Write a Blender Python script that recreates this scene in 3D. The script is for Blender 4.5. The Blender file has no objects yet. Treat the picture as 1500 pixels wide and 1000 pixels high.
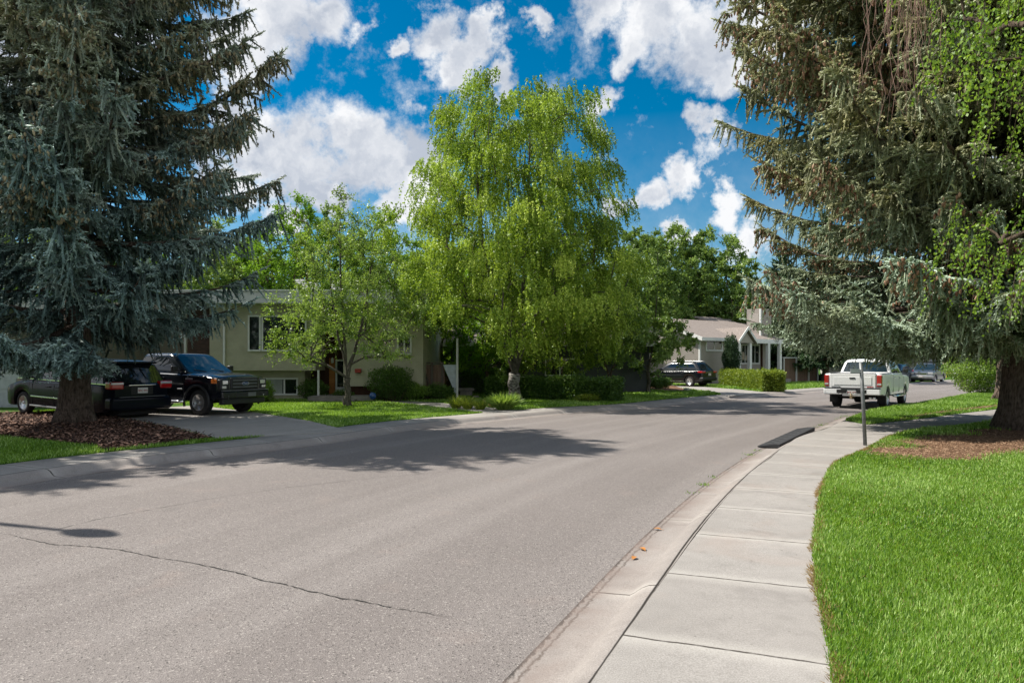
import bpy, math, random
import numpy as np
from mathutils import Vector, Matrix
R = math.radians
PI = math.pi
rng = np.random.default_rng(7)
random.seed(7)
scene = bpy.context.scene
COL = scene.collection

# ------------------------------------------------------------------ camera
EYE = 1.7
cam_d = bpy.data.cameras.new("camera")
cam = bpy.data.objects.new("camera", cam_d)
COL.objects.link(cam)
cam.location = (0, 0, EYE)
cam.rotation_euler = (R(90), 0, 0)
cam_d.sensor_width = 36.0
cam_d.lens = 24.0
cam_d.shift_y = 32.0 / 1500.0
cam_d.clip_start = 0.05
cam_d.clip_end = 2000
scene.camera = cam

# ------------------------------------------------------------------ light
SUN_EL = 52.0
SUN_AZ = (-0.944, 0.33)
sv = Vector((SUN_AZ[0]*math.cos(R(SUN_EL)), SUN_AZ[1]*math.cos(R(SUN_EL)), math.sin(R(SUN_EL)))).normalized()
sun_d = bpy.data.lights.new("sun", 'SUN')
sun_d.energy = 4.7
sun_d.angle = R(0.5)
sun_d.color = (1.0, 0.95, 0.86)
sun = bpy.data.objects.new("sun", sun_d)
COL.objects.link(sun)
sun.location = (-20, 10, 30)
sun.rotation_euler = sv.to_track_quat('Z', 'Y').to_euler()

scene.view_settings.view_transform = 'Standard'
scene.view_settings.look = 'None'
scene.view_settings.exposure = 0.74
scene.view_settings.gamma = 1.0
scene.view_settings.use_curve_mapping = False
try:
    scene.cycles.max_bounces = 6
    scene.cycles.diffuse_bounces = 3
    scene.cycles.glossy_bounces = 3
    scene.cycles.transmission_bounces = 4
    scene.cycles.transparent_max_bounces = 6
    scene.cycles.use_denoising = True
    scene.cycles.use_fast_gi = False
except Exception:
    pass

def at(px, py, z=0.0):
    """ground point seen at a pixel of the 1500x1000 photograph (height z)"""
    d = (EYE - z) * 1000.0 / (py - 532.0)
    return Vector(((px - 750.0) / 1000.0 * d, d, z))

# ------------------------------------------------------------------ world
world = bpy.data.worlds.new("World")
scene.world = world
world.use_nodes = True
wn = world.node_tree
wn.nodes.clear()
def wnode(t, **kw):
    n = wn.nodes.new(t)
    for k, v in kw.items():
        setattr(n, k, v)
    return n
wl = wn.links.new
sky = wnode('ShaderNodeTexSky')
sky.sky_type = 'NISHITA'
sky.sun_disc = False
sky.sun_elevation = R(SUN_EL)
sky.sun_rotation = math.atan2(SUN_AZ[0], SUN_AZ[1]) % (2*PI)
sky.air_density = 1.0
sky.dust_density = 0.3
sky.ozone_density = 2.0
hs = wnode('ShaderNodeHueSaturation')
hs.inputs['Saturation'].default_value = 1.7
hs.inputs['Hue'].default_value = 0.488
wl(sky.outputs[0], hs.inputs['Color'])
bg1 = wnode('ShaderNodeBackground')
bg1.inputs['Strength'].default_value = 0.060
wl(hs.outputs[0], bg1.inputs['Color'])
tc = wnode('ShaderNodeTexCoord')
def wmath(op, a, b=None, c=None, clamp=False):
    n = wnode('ShaderNodeMath', operation=op, use_clamp=clamp)
    for i, v in enumerate((a, b, c)):
        if v is None: continue
        if isinstance(v, (int, float)): n.inputs[i].default_value = v
        else: wl(v, n.inputs[i])
    return n.outputs[0]
warp = wnode('ShaderNodeTexNoise')
warp.inputs['Scale'].default_value = 8.0
warp.inputs['Detail'].default_value = 8.0
warp.inputs['Roughness'].default_value = 0.62
wl(tc.outputs['Generated'], warp.inputs['Vector'])
sub = wnode('ShaderNodeVectorMath', operation='SUBTRACT')
wl(warp.outputs['Color'], sub.inputs[0]); sub.inputs[1].default_value = (0.5, 0.5, 0.5)
scl = wnode('ShaderNodeVectorMath', operation='SCALE')
wl(sub.outputs[0], scl.inputs[0]); scl.inputs['Scale'].default_value = 0.17
addv = wnode('ShaderNodeVectorMath', operation='ADD')
wl(tc.outputs['Generated'], addv.inputs[0]); wl(scl.outputs[0], addv.inputs[1])
CLOUDS = [(395,30,80),(470,28,62),(520,52,34),(345,85,60),(440,75,30),
          (645,60,44),(705,62,36),(675,100,42),(735,118,30),(595,72,24),(715,35,24),
          (890,10,55),(965,30,85),(1050,50,90),(1130,20,90),(930,90,34),(1070,105,45),(890,150,26),(880,172,22),
          (400,200,60),(455,225,75),(540,228,72),(605,232,62),(640,175,30),(365,165,40),(330,240,60),(500,275,45),(415,265,40),
          (780,25,24),(1042,185,29),(1064,225,41),(1005,255,36),(955,280,34),(905,292,24),(1065,298,32),(935,192,10),
          (1000,330,22),(1090,350,40),(600,300,40),(425,320,40),(-60,60,150),(120,60,120),(200,150,60),(1500,60,140),(1400,260,120),
          (10,190,100)]
dens = None
for (cx, cy, cr) in CLOUDS:
    v = Vector(((cx-750)/1000.0, 1.0, (532-cy)/1000.0))
    L = v.length
    c = v.normalized()
    dn = wnode('ShaderNodeVectorMath', operation='DISTANCE')
    wl(addv.outputs[0], dn.inputs[0]); dn.inputs[1].default_value = c
    rr = cr/1000.0/L*1.12
    m = wmath('MULTIPLY_ADD', dn.outputs['Value'], -1.0/rr, 1.0)
    dens = m if dens is None else wmath('MAXIMUM', dens, m)
# the rest of the sky, behind and above, carries scattered clouds, made denser for ambient fill
rest = wnode('ShaderNodeTexNoise')
rest.inputs['Scale'].default_value = 2.6; rest.inputs['Detail'].default_value = 7.0
wl(tc.outputs['Generated'], rest.inputs['Vector'])
sepw = wnode('ShaderNodeSeparateXYZ'); wl(tc.outputs['Generated'], sepw.inputs[0])
away = wmath('MULTIPLY_ADD', sepw.outputs['Y'], -3.0, 1.2, clamp=True)
away2 = wmath('MULTIPLY', away, wmath('MULTIPLY_ADD', rest.outputs['Fac'], 5.0, -2.05))
dens = wmath('MAXIMUM', dens, away2)
fine = wnode('ShaderNodeTexNoise')
fine.inputs['Scale'].default_value = 17.0; fine.inputs['Detail'].default_value = 9.0; fine.inputs['Roughness'].default_value = 0.68
wl(tc.outputs['Generated'], fine.inputs['Vector'])
d2 = wmath('ADD', dens, wmath('MULTIPLY_ADD', fine.outputs['Fac'], 1.4, -0.74))
mr = wnode('ShaderNodeMapRange', interpolation_type='SMOOTHSTEP')
mr.inputs['From Min'].default_value = -0.03; mr.inputs['From Max'].default_value = 0.52
wl(d2, mr.inputs['Value'])
# veil of thin cloud low down
veil = wnode('ShaderNodeMapRange'); veil.inputs['From Min'].default_value = 0.34; veil.inputs['From Max'].default_value = 0.02
veil.inputs['To Min'].default_value = 0.0; veil.inputs['To Max'].default_value = 0.5
wl(sepw.outputs['Z'], veil.inputs['Value'])
alpha = wmath('MAXIMUM', mr.outputs[0], wmath('MULTIPLY', veil.outputs[0], wmath('MULTIPLY_ADD', warp.outputs['Fac'], 2.6, -0.75, clamp=True)))
shade = wnode('ShaderNodeTexNoise')
shade.inputs['Scale'].default_value = 9.0; shade.inputs['Detail'].default_value = 6.0
wl(addv.outputs[0], shade.inputs['Vector'])
ramp = wnode('ShaderNodeValToRGB')
ramp.color_ramp.elements[0].position = 0.40; ramp.color_ramp.elements[0].color = (0.50, 0.55, 0.64, 1)
ramp.color_ramp.elements[1].position = 0.60; ramp.color_ramp.elements[1].color = (0.93, 0.94, 0.96, 1)
wl(wmath('ADD', shade.outputs['Fac'], wmath('MULTIPLY_ADD', dens, -0.14, 0.09)), ramp.inputs[0])
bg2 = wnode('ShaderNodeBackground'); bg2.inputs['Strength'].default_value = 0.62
# unseen clouds behind the camera get extra brightness, added as ambient fill
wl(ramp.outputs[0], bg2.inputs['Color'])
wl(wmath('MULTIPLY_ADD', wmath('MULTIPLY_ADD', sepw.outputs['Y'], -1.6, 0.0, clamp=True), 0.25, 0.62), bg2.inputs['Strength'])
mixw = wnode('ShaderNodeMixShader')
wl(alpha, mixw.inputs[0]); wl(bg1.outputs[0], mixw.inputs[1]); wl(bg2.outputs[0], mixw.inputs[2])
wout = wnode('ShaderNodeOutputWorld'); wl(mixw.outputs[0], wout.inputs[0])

# ------------------------------------------------------------------ materials
MATS = {}
class N:
    """tiny node-graph helper"""
    def __init__(s, name):
        s.m = bpy.data.materials.new(name); s.m.use_nodes = True
        s.t = s.m.node_tree; s.t.nodes.clear()
        s.out = s.t.nodes.new('ShaderNodeOutputMaterial')
        MATS[name] = s.m
    def n(s, typ, **kw):
        nd = s.t.nodes.new(typ)
        for k, v in kw.items(): setattr(nd, k, v)
        return nd
    def l(s, a, b): s.t.links.new(a, b)
    def put(s, sock, v):
        if v is None: return
        if hasattr(v, 'is_output') or isinstance(v, bpy.types.NodeSocket): s.l(v, sock)
        else: sock.default_value = v
    def math(s, op, a, b=None, c=None, clamp=False):
        nd = s.n('ShaderNodeMath', operation=op, use_clamp=clamp)
        for i, v in enumerate((a, b, c)): s.put(nd.inputs[i], v)
        return nd.outputs[0]
    def noise(s, scale, detail=4, rough=0.55, vec=None, out='Fac', dist=0.0):
        nd = s.n('ShaderNodeTexNoise'); nd.inputs['Scale'].default_value = scale
        nd.inputs['Detail'].default_value = detail; nd.inputs['Roughness'].default_value = rough
        nd.inputs['Distortion'].default_value = dist
        s.l(vec if vec is not None else s.obj(), nd.inputs['Vector'])
        return nd.outputs[out]
    def obj(s):
        if not hasattr(s, '_tc'): s._tc = s.n('ShaderNodeTexCoord')
        return s._tc.outputs['Object']
    def pos(s):
        if not hasattr(s, '_g'): s._g = s.n('ShaderNodeNewGeometry')
        return s._g.outputs['Position']
    def uv(s):
        if not hasattr(s, '_tc'): s._tc = s.n('ShaderNodeTexCoord')
        return s._tc.outputs['UV']
    def mapv(s, vec, scale=(1,1,1), rot=(0,0,0)):
        nd = s.n('ShaderNodeMapping'); s.l(vec, nd.inputs['Vector'])
        nd.inputs['Scale'].default_value = scale; nd.inputs['Rotation'].default_value = rot
        return nd.outputs[0]
    def ramp(s, fac, stops, interp='LINEAR'):
        nd = s.n('ShaderNodeValToRGB'); cr = nd.color_ramp; cr.interpolation = interp
        while len(cr.elements) < len(stops): cr.elements.new(0.5)
        for e, (p, c) in zip(cr.elements, stops):
            e.position = p; e.color = (*c, 1) if len(c) == 3 else c
        s.l(fac, nd.inputs[0]); return nd.outputs[0]
    def rng_(s, v, a, b, c=0.0, d=1.0, smooth=False):
        nd = s.n('ShaderNodeMapRange', interpolation_type='SMOOTHSTEP' if smooth else 'LINEAR')
        s.l(v, nd.inputs['Value'])
        for i, x in zip((1, 2, 3, 4), (a, b, c, d)): nd.inputs[i].default_value = x
        return nd.outputs[0]
    def mix(s, f, a, b, mode='MIX'):
        nd = s.n('ShaderNodeMix', data_type='RGBA', blend_type=mode)
        s.put(nd.inputs[0], f)
        for sock, v in ((nd.inputs[6], a), (nd.inputs[7], b)):
            if isinstance(v, tuple): sock.default_value = (*v, 1) if len(v) == 3 else v
            else: s.l(v, sock)
        return nd.outputs[2]
    def sep(s, v):
        nd = s.n('ShaderNodeSeparateXYZ'); s.l(v, nd.inputs[0]); return nd.outputs
    def attr(s, name):
        nd = s.n('ShaderNodeAttribute'); nd.attribute_name = name; return nd.outputs['Fac']
    def bump(s, h, strength=0.5, dist=0.01):
        nd = s.n('ShaderNodeBump'); nd.inputs['Strength'].default_value = strength
        nd.inputs['Distance'].default_value = dist; s.l(h, nd.inputs['Height']); return nd.outputs[0]
    def pbr(s, col, rough=0.7, metal=0.0, spec=0.5, normal=None, coat=0.0, emit=None, estr=0.0, trans=0.0, alpha=None):
        p = s.n('ShaderNodeBsdfPrincipled')
        if isinstance(col, tuple): p.inputs['Base Color'].default_value = (*col, 1)
        else: s.l(col, p.inputs['Base Color'])
        s.put(p.inputs['Roughness'], rough); s.put(p.inputs['Metallic'], metal)
        p.inputs['Specular IOR Level'].default_value = spec
        p.inputs['Coat Weight'].default_value = coat
        if coat: p.inputs['Coat Roughness'].default_value = 0.04
        p.inputs['Transmission Weight'].default_value = trans
        if normal is not None: s.l(normal, p.inputs['Normal'])
        s.l(p.outputs[0], s.out.inputs[0]); return p

def simple(name, col, rough=0.6, metal=0.0, var=0.12, scale=6.0, bump=0.0, bscale=60.0, spec=0.5, coat=0.0):
    s = N(name)
    f = s.noise(scale, 5)
    a = tuple(max(0, c*(1-var)) for c in col); b = tuple(min(1, c*(1+var)) for c in col)
    c = s.mix(s.rng_(f, .3, .7), a, b)
    nrm = None
    if bump: nrm = s.bump(s.noise(bscale, 3), bump, 0.01)
    s.pbr(c, rough, metal, spec, nrm, coat)
    return s.m

def foliage(name, dark, mid, light, trans=0.35, rough=0.55, spec=0.3, aged=None):
    s = N(name)
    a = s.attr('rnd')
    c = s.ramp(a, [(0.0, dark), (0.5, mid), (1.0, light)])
    if aged:  # older, browner growth higher up the tree
        z = s.sep(s.obj())[2]; f = s.math('ADD', s.rng_(z, aged[1], aged[2]), s.math('MULTIPLY_ADD', s.noise(.8, 3), 3.0, -1.5))
        c = s.mix(s.math('MULTIPLY', f, aged[3], clamp=True), c, s.ramp(a, [(0, tuple(x*.35 for x in aged[0])), (.5, aged[0]), (1, tuple(x*2.1 for x in aged[0]))]))
    p = s.n('ShaderNodeBsdfPrincipled'); s.l(c, p.inputs['Base Color'])
    p.inputs['Roughness'].default_value = rough; p.inputs['Specular IOR Level'].default_value = spec
    t = s.n('ShaderNodeBsdfTranslucent')
    tcol = s.mix(0.55, c, (mid[0]*1.9+0.02, mid[1]*1.7, mid[2]*0.6))
    s.l(tcol, t.inputs['Color'])
    mx = s.n('ShaderNodeMixShader'); mx.inputs[0].default_value = trans
    s.l(p.outputs[0], mx.inputs[1]); s.l(t.outputs[0], mx.inputs[2]); s.l(mx.outputs[0], s.out.inputs[0])
    return s.m

# ------------------------------------------------------------------ mesh helpers
class MB:
    def __init__(s): s.v = []; s.f = []; s.mi = []; s.sm = []
    def add(s, vs, fs, mi=0, smooth=False):
        b = len(s.v); s.v += [tuple(v) for v in vs]
        for f in fs: s.f.append([i+b for i in f]); s.mi.append(mi); s.sm.append(smooth)
    def box(s, x0, x1, y0, y1, z0, z1, mi=0):
        s.add([(x0,y0,z0),(x1,y0,z0),(x1,y1,z0),(x0,y1,z0),(x0,y0,z1),(x1,y0,z1),(x1,y1,z1),(x0,y1,z1)],
              [(0,3,2,1),(4,5,6,7),(0,1,5,4),(1,2,6,5),(2,3,7,6),(3,0,4,7)], mi)
        return s
    def prism(s, poly, z0, z1, mi=0):
        """poly: list of (x,y) ccw, extruded in z"""
        n = len(poly)
        vs = [(x,y,z0) for x,y in poly]+[(x,y,z1) for x,y in poly]
        fs = [tuple(range(n-1,-1,-1)), tuple(range(n,2*n))]+[(i,(i+1)%n,(i+1)%n+n,i+n) for i in range(n)]
        s.add(vs, fs, mi); return s
    def profile(s, poly, axis, a, b, mi=0):
        """poly (u,z) in the plane across 'axis' ('x' or 'y'), extruded a..b"""
        n = len(poly)
        mk = (lambda u,z,t: (t,u,z)) if axis == 'x' else (lambda u,z,t: (u,t,z))
        vs = [mk(u,z,a) for u,z in poly]+[mk(u,z,b) for u,z in poly]
        fs = [tuple(range(n-1,-1,-1)), tuple(range(n,2*n))]+[(i,(i+1)%n,(i+1)%n+n,i+n) for i in range(n)]
        s.add(vs, fs, mi); return s
    def tube(s, pts, rad, n=8, mi=0, cap=True, smooth=True):
        pts = [Vector(p) for p in pts]
        if not hasattr(rad, '__len__'): rad = [rad]*len(pts)
        vs = []; k = len(pts)
        ref = Vector((0.31, 0.17, 0.93)) if abs((pts[-1]-pts[0]).normalized().z) < 0.8 else Vector((1, 0.1, 0))
        for i, p in enumerate(pts):
            t = (pts[min(i+1,k-1)]-pts[max(i-1,0)]).normalized()
            a = t.cross(ref).normalized(); b = t.cross(a)
            for j in range(n):
                th = 2*PI*j/n
                vs.append(p + (a*math.cos(th)+b*math.sin(th))*rad[i])
        fs = [(i*n+j, i*n+(j+1)%n, (i+1)*n+(j+1)%n, (i+1)*n+j) for i in range(k-1) for j in range(n)]
        if cap: fs += [tuple(range(n-1,-1,-1)), tuple((k-1)*n+j for j in range(n))]
        s.add(vs, fs, mi, smooth); return s
    def lathe(s, prof, n=24, axis='z', c=(0,0,0), mi=0, smooth=True):
        """prof: list of (r, h); revolve about an axis"""
        vs = []
        for r, h in prof:
            for j in range(n):
                th = 2*PI*j/n; a, b = r*math.cos(th), r*math.sin(th)
                p = {'z':(a,b,h),'y':(a,h,b),'x':(h,a,b)}[axis]
                vs.append((p[0]+c[0], p[1]+c[1], p[2]+c[2]))
        k = len(prof)
        fs = [(i*n+j, i*n+(j+1)%n, (i+1)*n+(j+1)%n, (i+1)*n+j) for i in range(k-1) for j in range(n)]
        fs += [tuple(range(n-1,-1,-1)), tuple((k-1)*n+j for j in range(n))]
        s.add(vs, fs, mi, smooth); return s
    def build(s, name, mats, parent=None, bevel=0.0, seg=2, smooth=None):
        me = bpy.data.meshes.new(name)
        me.from_pydata(s.v, [], s.f)
        if not isinstance(mats, (list, tuple)): mats = [mats]
        for m in mats: me.materials.append(MATS[m] if isinstance(m, str) else m)
        me.polygons.foreach_set('material_index', s.mi)
        me.polygons.foreach_set('use_smooth', s.sm if smooth is None else [smooth]*len(s.f))
        me.update()
        o = bpy.data.objects.new(name, me); COL.objects.link(o)
        if parent is not None: o.parent = parent
        if bevel:
            md = o.modifiers.new('bevel', 'BEVEL'); md.width = bevel; md.segments = seg; md.limit_method = 'ANGLE'; md.angle_limit = R(40)
        return o

def tag(o, label=None, cat=None, group=None, kind=None):
    if label: o['label'] = label
    if cat: o['category'] = cat
    if group: o['group'] = group
    if kind: o['kind'] = kind
    return o
def empty(name, loc=(0,0,0), rz=0.0, label=None, cat=None, group=None):
    o = bpy.data.objects.new(name, None); COL.objects.link(o)
    o.location = loc; o.rotation_euler = (0,0,rz); o.empty_display_size = 0.3
    return tag(o, label, cat, group)
def children(o): return [c for c in bpy.data.objects if c.parent is o]
def copy_tree(o, parent=None):
    c = o.copy(); COL.objects.link(c); c.parent = parent
    for ch in children(o): copy_tree(ch, c)
    return c
def box_part(parent, name, m, x0, x1, y0, y1, z0, z1, bevel=0.0):
    return MB().box(x0,x1,y0,y1,z0,z1).build(name, m, parent, bevel)

def np_mesh(name, V, nper, mat, parent=None, rnd=None, smooth=False):
    """V: (F*nper,3) array of unshared vertices, faces of nper corners"""
    V = np.asarray(V, dtype=np.float32).reshape(-1, 3)
    nv = len(V); nf = nv//nper
    me = bpy.data.meshes.new(name)
    me.vertices.add(nv); me.vertices.foreach_set('co', V.ravel())
    me.loops.add(nv); me.loops.foreach_set('vertex_index', np.arange(nv, dtype=np.int32))
    me.polygons.add(nf); me.polygons.foreach_set('loop_start', np.arange(0, nv, nper, dtype=np.int32))
    if smooth: me.polygons.foreach_set('use_smooth', np.ones(nf, dtype=bool))
    if rnd is not None:
        a = me.attributes.new('rnd', 'FLOAT', 'FACE'); a.data.foreach_set('value', np.clip(rnd, 0, 1).astype(np.float32))
    me.materials.append(MATS[mat])
    me.update(calc_edges=True)
    o = bpy.data.objects.new(name, me); COL.objects.link(o)
    if parent is not None: o.parent = parent
    return o
def unit(a): return a/np.maximum(np.linalg.norm(a, axis=-1, keepdims=True), 1e-9)
def leaves(P, D, S, ln, wd):
    """rhombic leaves: base P, axis D, side S -> (N*4,3)"""
    ln = np.asarray(ln).reshape(-1,1); wd = np.asarray(wd).reshape(-1,1)
    q = np.stack([P, P+D*ln*0.45+S*wd*0.5, P+D*ln, P+D*ln*0.45-S*wd*0.5], axis=1)
    return q.reshape(-1, 3)
def pip(pts, poly):
    x, y = pts[:,0], pts[:,1]; ins = np.zeros(len(x), bool); n = len(poly)
    for i in range(n):
        x1, y1 = poly[i][:2]; x2, y2 = poly[(i+1)%n][:2]
        if y1 == y2: continue
        c = ((y1 > y) != (y2 > y)) & (x < (x2-x1)*(y-y1)/(y2-y1)+x1)
        ins ^= c
    return ins
def drop(y): return -0.0 * max(0.0, y-38.0)

# ------------------------------------------------------------------ plan of the street
def resample(pts, step):
    P = [Vector((p[0], p[1])) for p in pts]
    out = []
    for i in range(len(P)-1):
        p0 = P[max(i-1,0)]; p1 = P[i]; p2 = P[i+1]; p3 = P[min(i+2,len(P)-1)]
        k = max(1, int((p2-p1).length/step))
        for j in range(k):
            t = j/k
            out.append(0.5*((2*p1)+(p2-p0)*t+(2*p0-5*p1+4*p2-p3)*t*t+(3*p1-p0-3*p2+p3)*t**3))
    out.append(P[-1])
    for _ in range(6):
        out = [out[0]]+[(out[i-1]+2*out[i]+out[i+1])/4 for i in range(1,len(out)-1)]+[out[-1]]
    return out
redge_px = [(738,999),(819,918),(880,846),(938,787),(999,736),(1042,700),(1089,672),(1118,654),(1190,628),(1250,606),(1332,593),(1432,576)]
redge = [(-5.6,-20),(-4.6,-12),(-3.2,-5.5),(-1.6,0.0)]+[tuple(at(x,y,0).xy) for x,y in redge_px]
redge += [(redge[-1][0]+18, redge[-1][1]+17), (redge[-1][0]+60, redge[-1][1]+50)]
ledge_px = [(-120,745),(0,712),(259,676),(345,668),(520,645),(600,630),(675,622),(756,614),(856,604),(940,600),(1007,592),(1081,584),(1156,578),(1209,573),(1300,567),(1384,561.5)]
ledge = [(-13.8,-20),(-12.9,-12),(-11.6,-5),(-9.9,1.5)]+[tuple(at(x,y,0).xy) for x,y in ledge_px]
ledge += [(ledge[-1][0]+9, ledge[-1][1]+9), (ledge[-1][0]+55, ledge[-1][1]+46)]
RE = resample(redge, 0.6); LE = resample(ledge, 0.6)
def arclen(E):
    s = [0.0]
    for a, b in zip(E, E[1:]): s.append(s[-1]+(b-a).length)
    return s
def normals(E, side):
    out = []
    for i in range(len(E)):
        t = (E[min(i+1,len(E)-1)]-E[max(i-1,0)]).normalized()
        out.append(Vector((t.y, -t.x))*side)
    return out
RN = normals(RE, 1); LN = normals(LE, -1)
def strip(name, E, Nn, prof, mats, i0=0, i1=None, widen=None):
    """sweep prof [(offset, z, mat_index)] along edge E; UV = (distance along, offset)"""
    i1 = len(E) if i1 is None else i1
    S = arclen(E); k = len(prof)
    V = []; UV = []
    for i in range(i0, i1):
        for (o, z, _) in prof:
            p = E[i]+Nn[i]*o
            V.append((p.x, p.y, z+drop(p.y))); UV.append((S[i], o))
    F = []; MI = []
    flip = Nn is RN
    for i in range(i1-i0-1):
        for j in range(k-1):
            q = (i*k+j, i*k+j+1, (i+1)*k+j+1, (i+1)*k+j)
            F.append(q[::-1] if not flip else q); MI.append(prof[j][2])
    me = bpy.data.meshes.new(name); me.from_pydata(V, [], F)
    for m in mats: me.materials.append(MATS[m])
    me.polygons.foreach_set('material_index', MI)
    me.polygons.foreach_set('use_smooth', [True]*len(F))
    uvl = me.uv_layers.new(name='UVMap')
    li = [0]*len(me.loops); me.loops.foreach_get('vertex_index', li)
    uvl.data.foreach_set('uv', [c for v in li for c in UV[v]])
    me.update(); me.validate()
    o = bpy.data.objects.new(name, me); COL.objects.link(o)
    tag(o, kind='structure'); return o
# ------------------------------------------------------------------ ground materials
LZ = 0.12
s = N('asphalt')
u = s.uv(); p = s.pos()
big = s.noise(0.35, 4, vec=p); mid = s.noise(1.6, 5, vec=p)
streak = s.noise(1.0, 4, 0.5, vec=s.mapv(u, (0.05, 1.3, 1)))
grain = s.noise(160, 3, 0.75, vec=p); agg = s.n('ShaderNodeTexVoronoi'); agg.inputs['Scale'].default_value = 105; s.l(p, agg.inputs['Vector'])
peb = s.n('ShaderNodeTexVoronoi'); peb.inputs['Scale'].default_value = 26; s.l(p, peb.inputs['Vector'])
c = s.mix(s.rng_(big, .3, .7), (.148,.127,.120), (.180,.156,.148))
c = s.mix(s.rng_(streak, .46, .66, 0, .8), c, (.232,.206,.195))
c = s.mix(s.rng_(mid, .60, .75, 0, .4), c, (.26,.20,.175))
st2 = s.noise(1.0, 5, .6, vec=s.mapv(u, (0.09, .8, 1), (0,0,.4)))
c = s.mix(s.rng_(st2, .55, .75, 0, .35), c, (.14,.125,.115))
oil = s.noise(1.1, 2, vec=s.mapv(p, (1,1,1)))
c = s.mix(s.rng_(oil, .70, .76, 0, .35), c, (.09,.08,.075))
c = s.mix(s.rng_(grain, .36, .66, 0, 1), s.mix(.36, c, (.06,.055,.05)), s.mix(.22, c, (.48,.44,.41)))
sp = s.sep(agg.outputs['Color'])
c = s.mix(s.rng_(sp[0], .88, .97, 0, .38), c, (.50,.46,.42))
c = s.mix(s.rng_(sp[1], .88, .98, 0, .7), c, (.05,.046,.042))
pd = s.math('MULTIPLY', s.rng_(peb.outputs['Distance'], .12, .2, 1, 0), s.rng_(s.sep(peb.outputs['Color'])[2], .93, .95))
c = s.mix(pd, c, (.035,.03,.028))
h = s.math('ADD', grain, s.math('MULTIPLY', agg.outputs['Distance'], 1.2))
s.pbr(c, .88, spec=.25, normal=s.bump(h, .55, .006))

def concrete(name, a, b, joint=None, longj=None, edge=False, extra=None):
    s = N(name); u = s.uv(); p = s.pos()
    f = s.noise(.9, 5, vec=p); g = s.noise(110, 4, .7, vec=p); m_ = s.noise(7, 6, .65, vec=p)
    c = s.mix(s.rng_(f, .3, .7), a, b)
    c = s.mix(s.rng_(m_, .42, .72, 0, .35), c, tuple(x*.68 for x in a))
    c = s.mix(s.rng_(g, .35, .7, 0, 1), s.mix(.3, c, (.08,.07,.06)), s.mix(.2, c, (.75,.72,.68)))
    st = s.noise(1.7, 6, .7, vec=p, dist=.6); c = s.mix(s.rng_(st, .54, .68, 0, .38), c, tuple(x*.55 for x in a))
    st = s.noise(.55, 5, .6, vec=p, dist=1.2); c = s.mix(s.rng_(st, .55, .7, 0, .35), c, (.30,.235,.20))
    spk = s.n('ShaderNodeTexVoronoi'); spk.inputs['Scale'].default_value = 14; s.l(p, spk.inputs['Vector'])
    c = s.mix(s.math('MULTIPLY', s.rng_(spk.outputs['Distance'], .08, .14, .8, 0), s.rng_(s.sep(spk.outputs['Color'])[0], .93, .95)), c, (.06,.05,.04))
    uv = s.sep(u)
    wob = s.math('MULTIPLY_ADD', s.noise(6, 3, vec=p), .03, -.015)
    hh = g
    if joint:
        a1 = s.math('ABSOLUTE', s.math('SUBTRACT', s.math('FRACT', s.math('ADD', s.math('DIVIDE', s.math('ADD', uv[0], wob), joint), .5)), .5))
        jm = s.rng_(s.math('MULTIPLY', a1, joint), .004, .013, 1, 0)
        # every slab has its own tone
        cell = s.n('ShaderNodeTexWhiteNoise', noise_dimensions='1D'); s.l(s.math('FLOOR', s.math('ADD', s.math('DIVIDE', uv[0], joint), .0)), cell.inputs['W'])
        c = s.mix(s.rng_(cell.outputs['Value'], 0, 1, 0, .28), c, (.20,.18,.165))
        halo = s.rng_(s.math('MULTIPLY', a1, joint), .02, .16, .22, 0)
        c = s.mix(halo, c, (.6,.57,.52))
        c = s.mix(s.math('MULTIPLY', jm, s.rng_(s.noise(9, 3, vec=p), .3, .5, .45, 1)), c, (.05,.042,.035))
        hh = s.math('SUBTRACT', g, s.math('MULTIPLY', jm, 3.0))
    if longj is not None:
        w2 = s.math('MULTIPLY_ADD', s.noise(3, 4, vec=p), .012, -.006)
        lm = s.rng_(s.math('ABSOLUTE', s.math('SUBTRACT', s.math('ADD', uv[1], w2), longj)), .005, .012, 1, 0)
        c = s.mix(lm, c, (.03,.026,.022)); hh = s.math('SUBTRACT', hh, s.math('MULTIPLY', lm, 4.0))
    if edge:
        w3 = s.math('MULTIPLY_ADD', s.noise(14, 4, .7, vec=p), .09, -.045)
        em = s.rng_(s.math('ADD', uv[1], w3), .012, .03, 1, 0)
        c = s.mix(s.math('MULTIPLY', em, .9), c, (.045,.04,.036))
        e2 = s.rng_(s.math('ABSOLUTE', s.math('SUBTRACT', s.math('ADD', uv[1], w3), .06)), .003, .014, .75, 0)
        c = s.mix(e2, c, (.07,.055,.045)); hh = s.math('SUBTRACT', hh, s.math('MULTIPLY', em, 3.0))
        dirt = s.math('MULTIPLY', s.rng_(uv[1], .05, .34, .75, 0), s.rng_(s.noise(2.2, 5, vec=p), .35, .6))
        c = s.mix(dirt, c, (.20,.155,.135))
    s.pbr(c, .9, spec=.2, normal=s.bump(hh, .5, .006))
concrete('gutter_concrete', (.245,.215,.198), (.31,.275,.253), joint=2.6, longj=.5, edge=True)
concrete('walk_concrete', (.245,.227,.21), (.32,.297,.277), joint=1.3, longj=.505)
concrete('drive_concrete', (.29,.268,.245), (.36,.335,.31), joint=3.2)
concrete('path_concrete', (.245,.227,.21), (.32,.297,.277))

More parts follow.
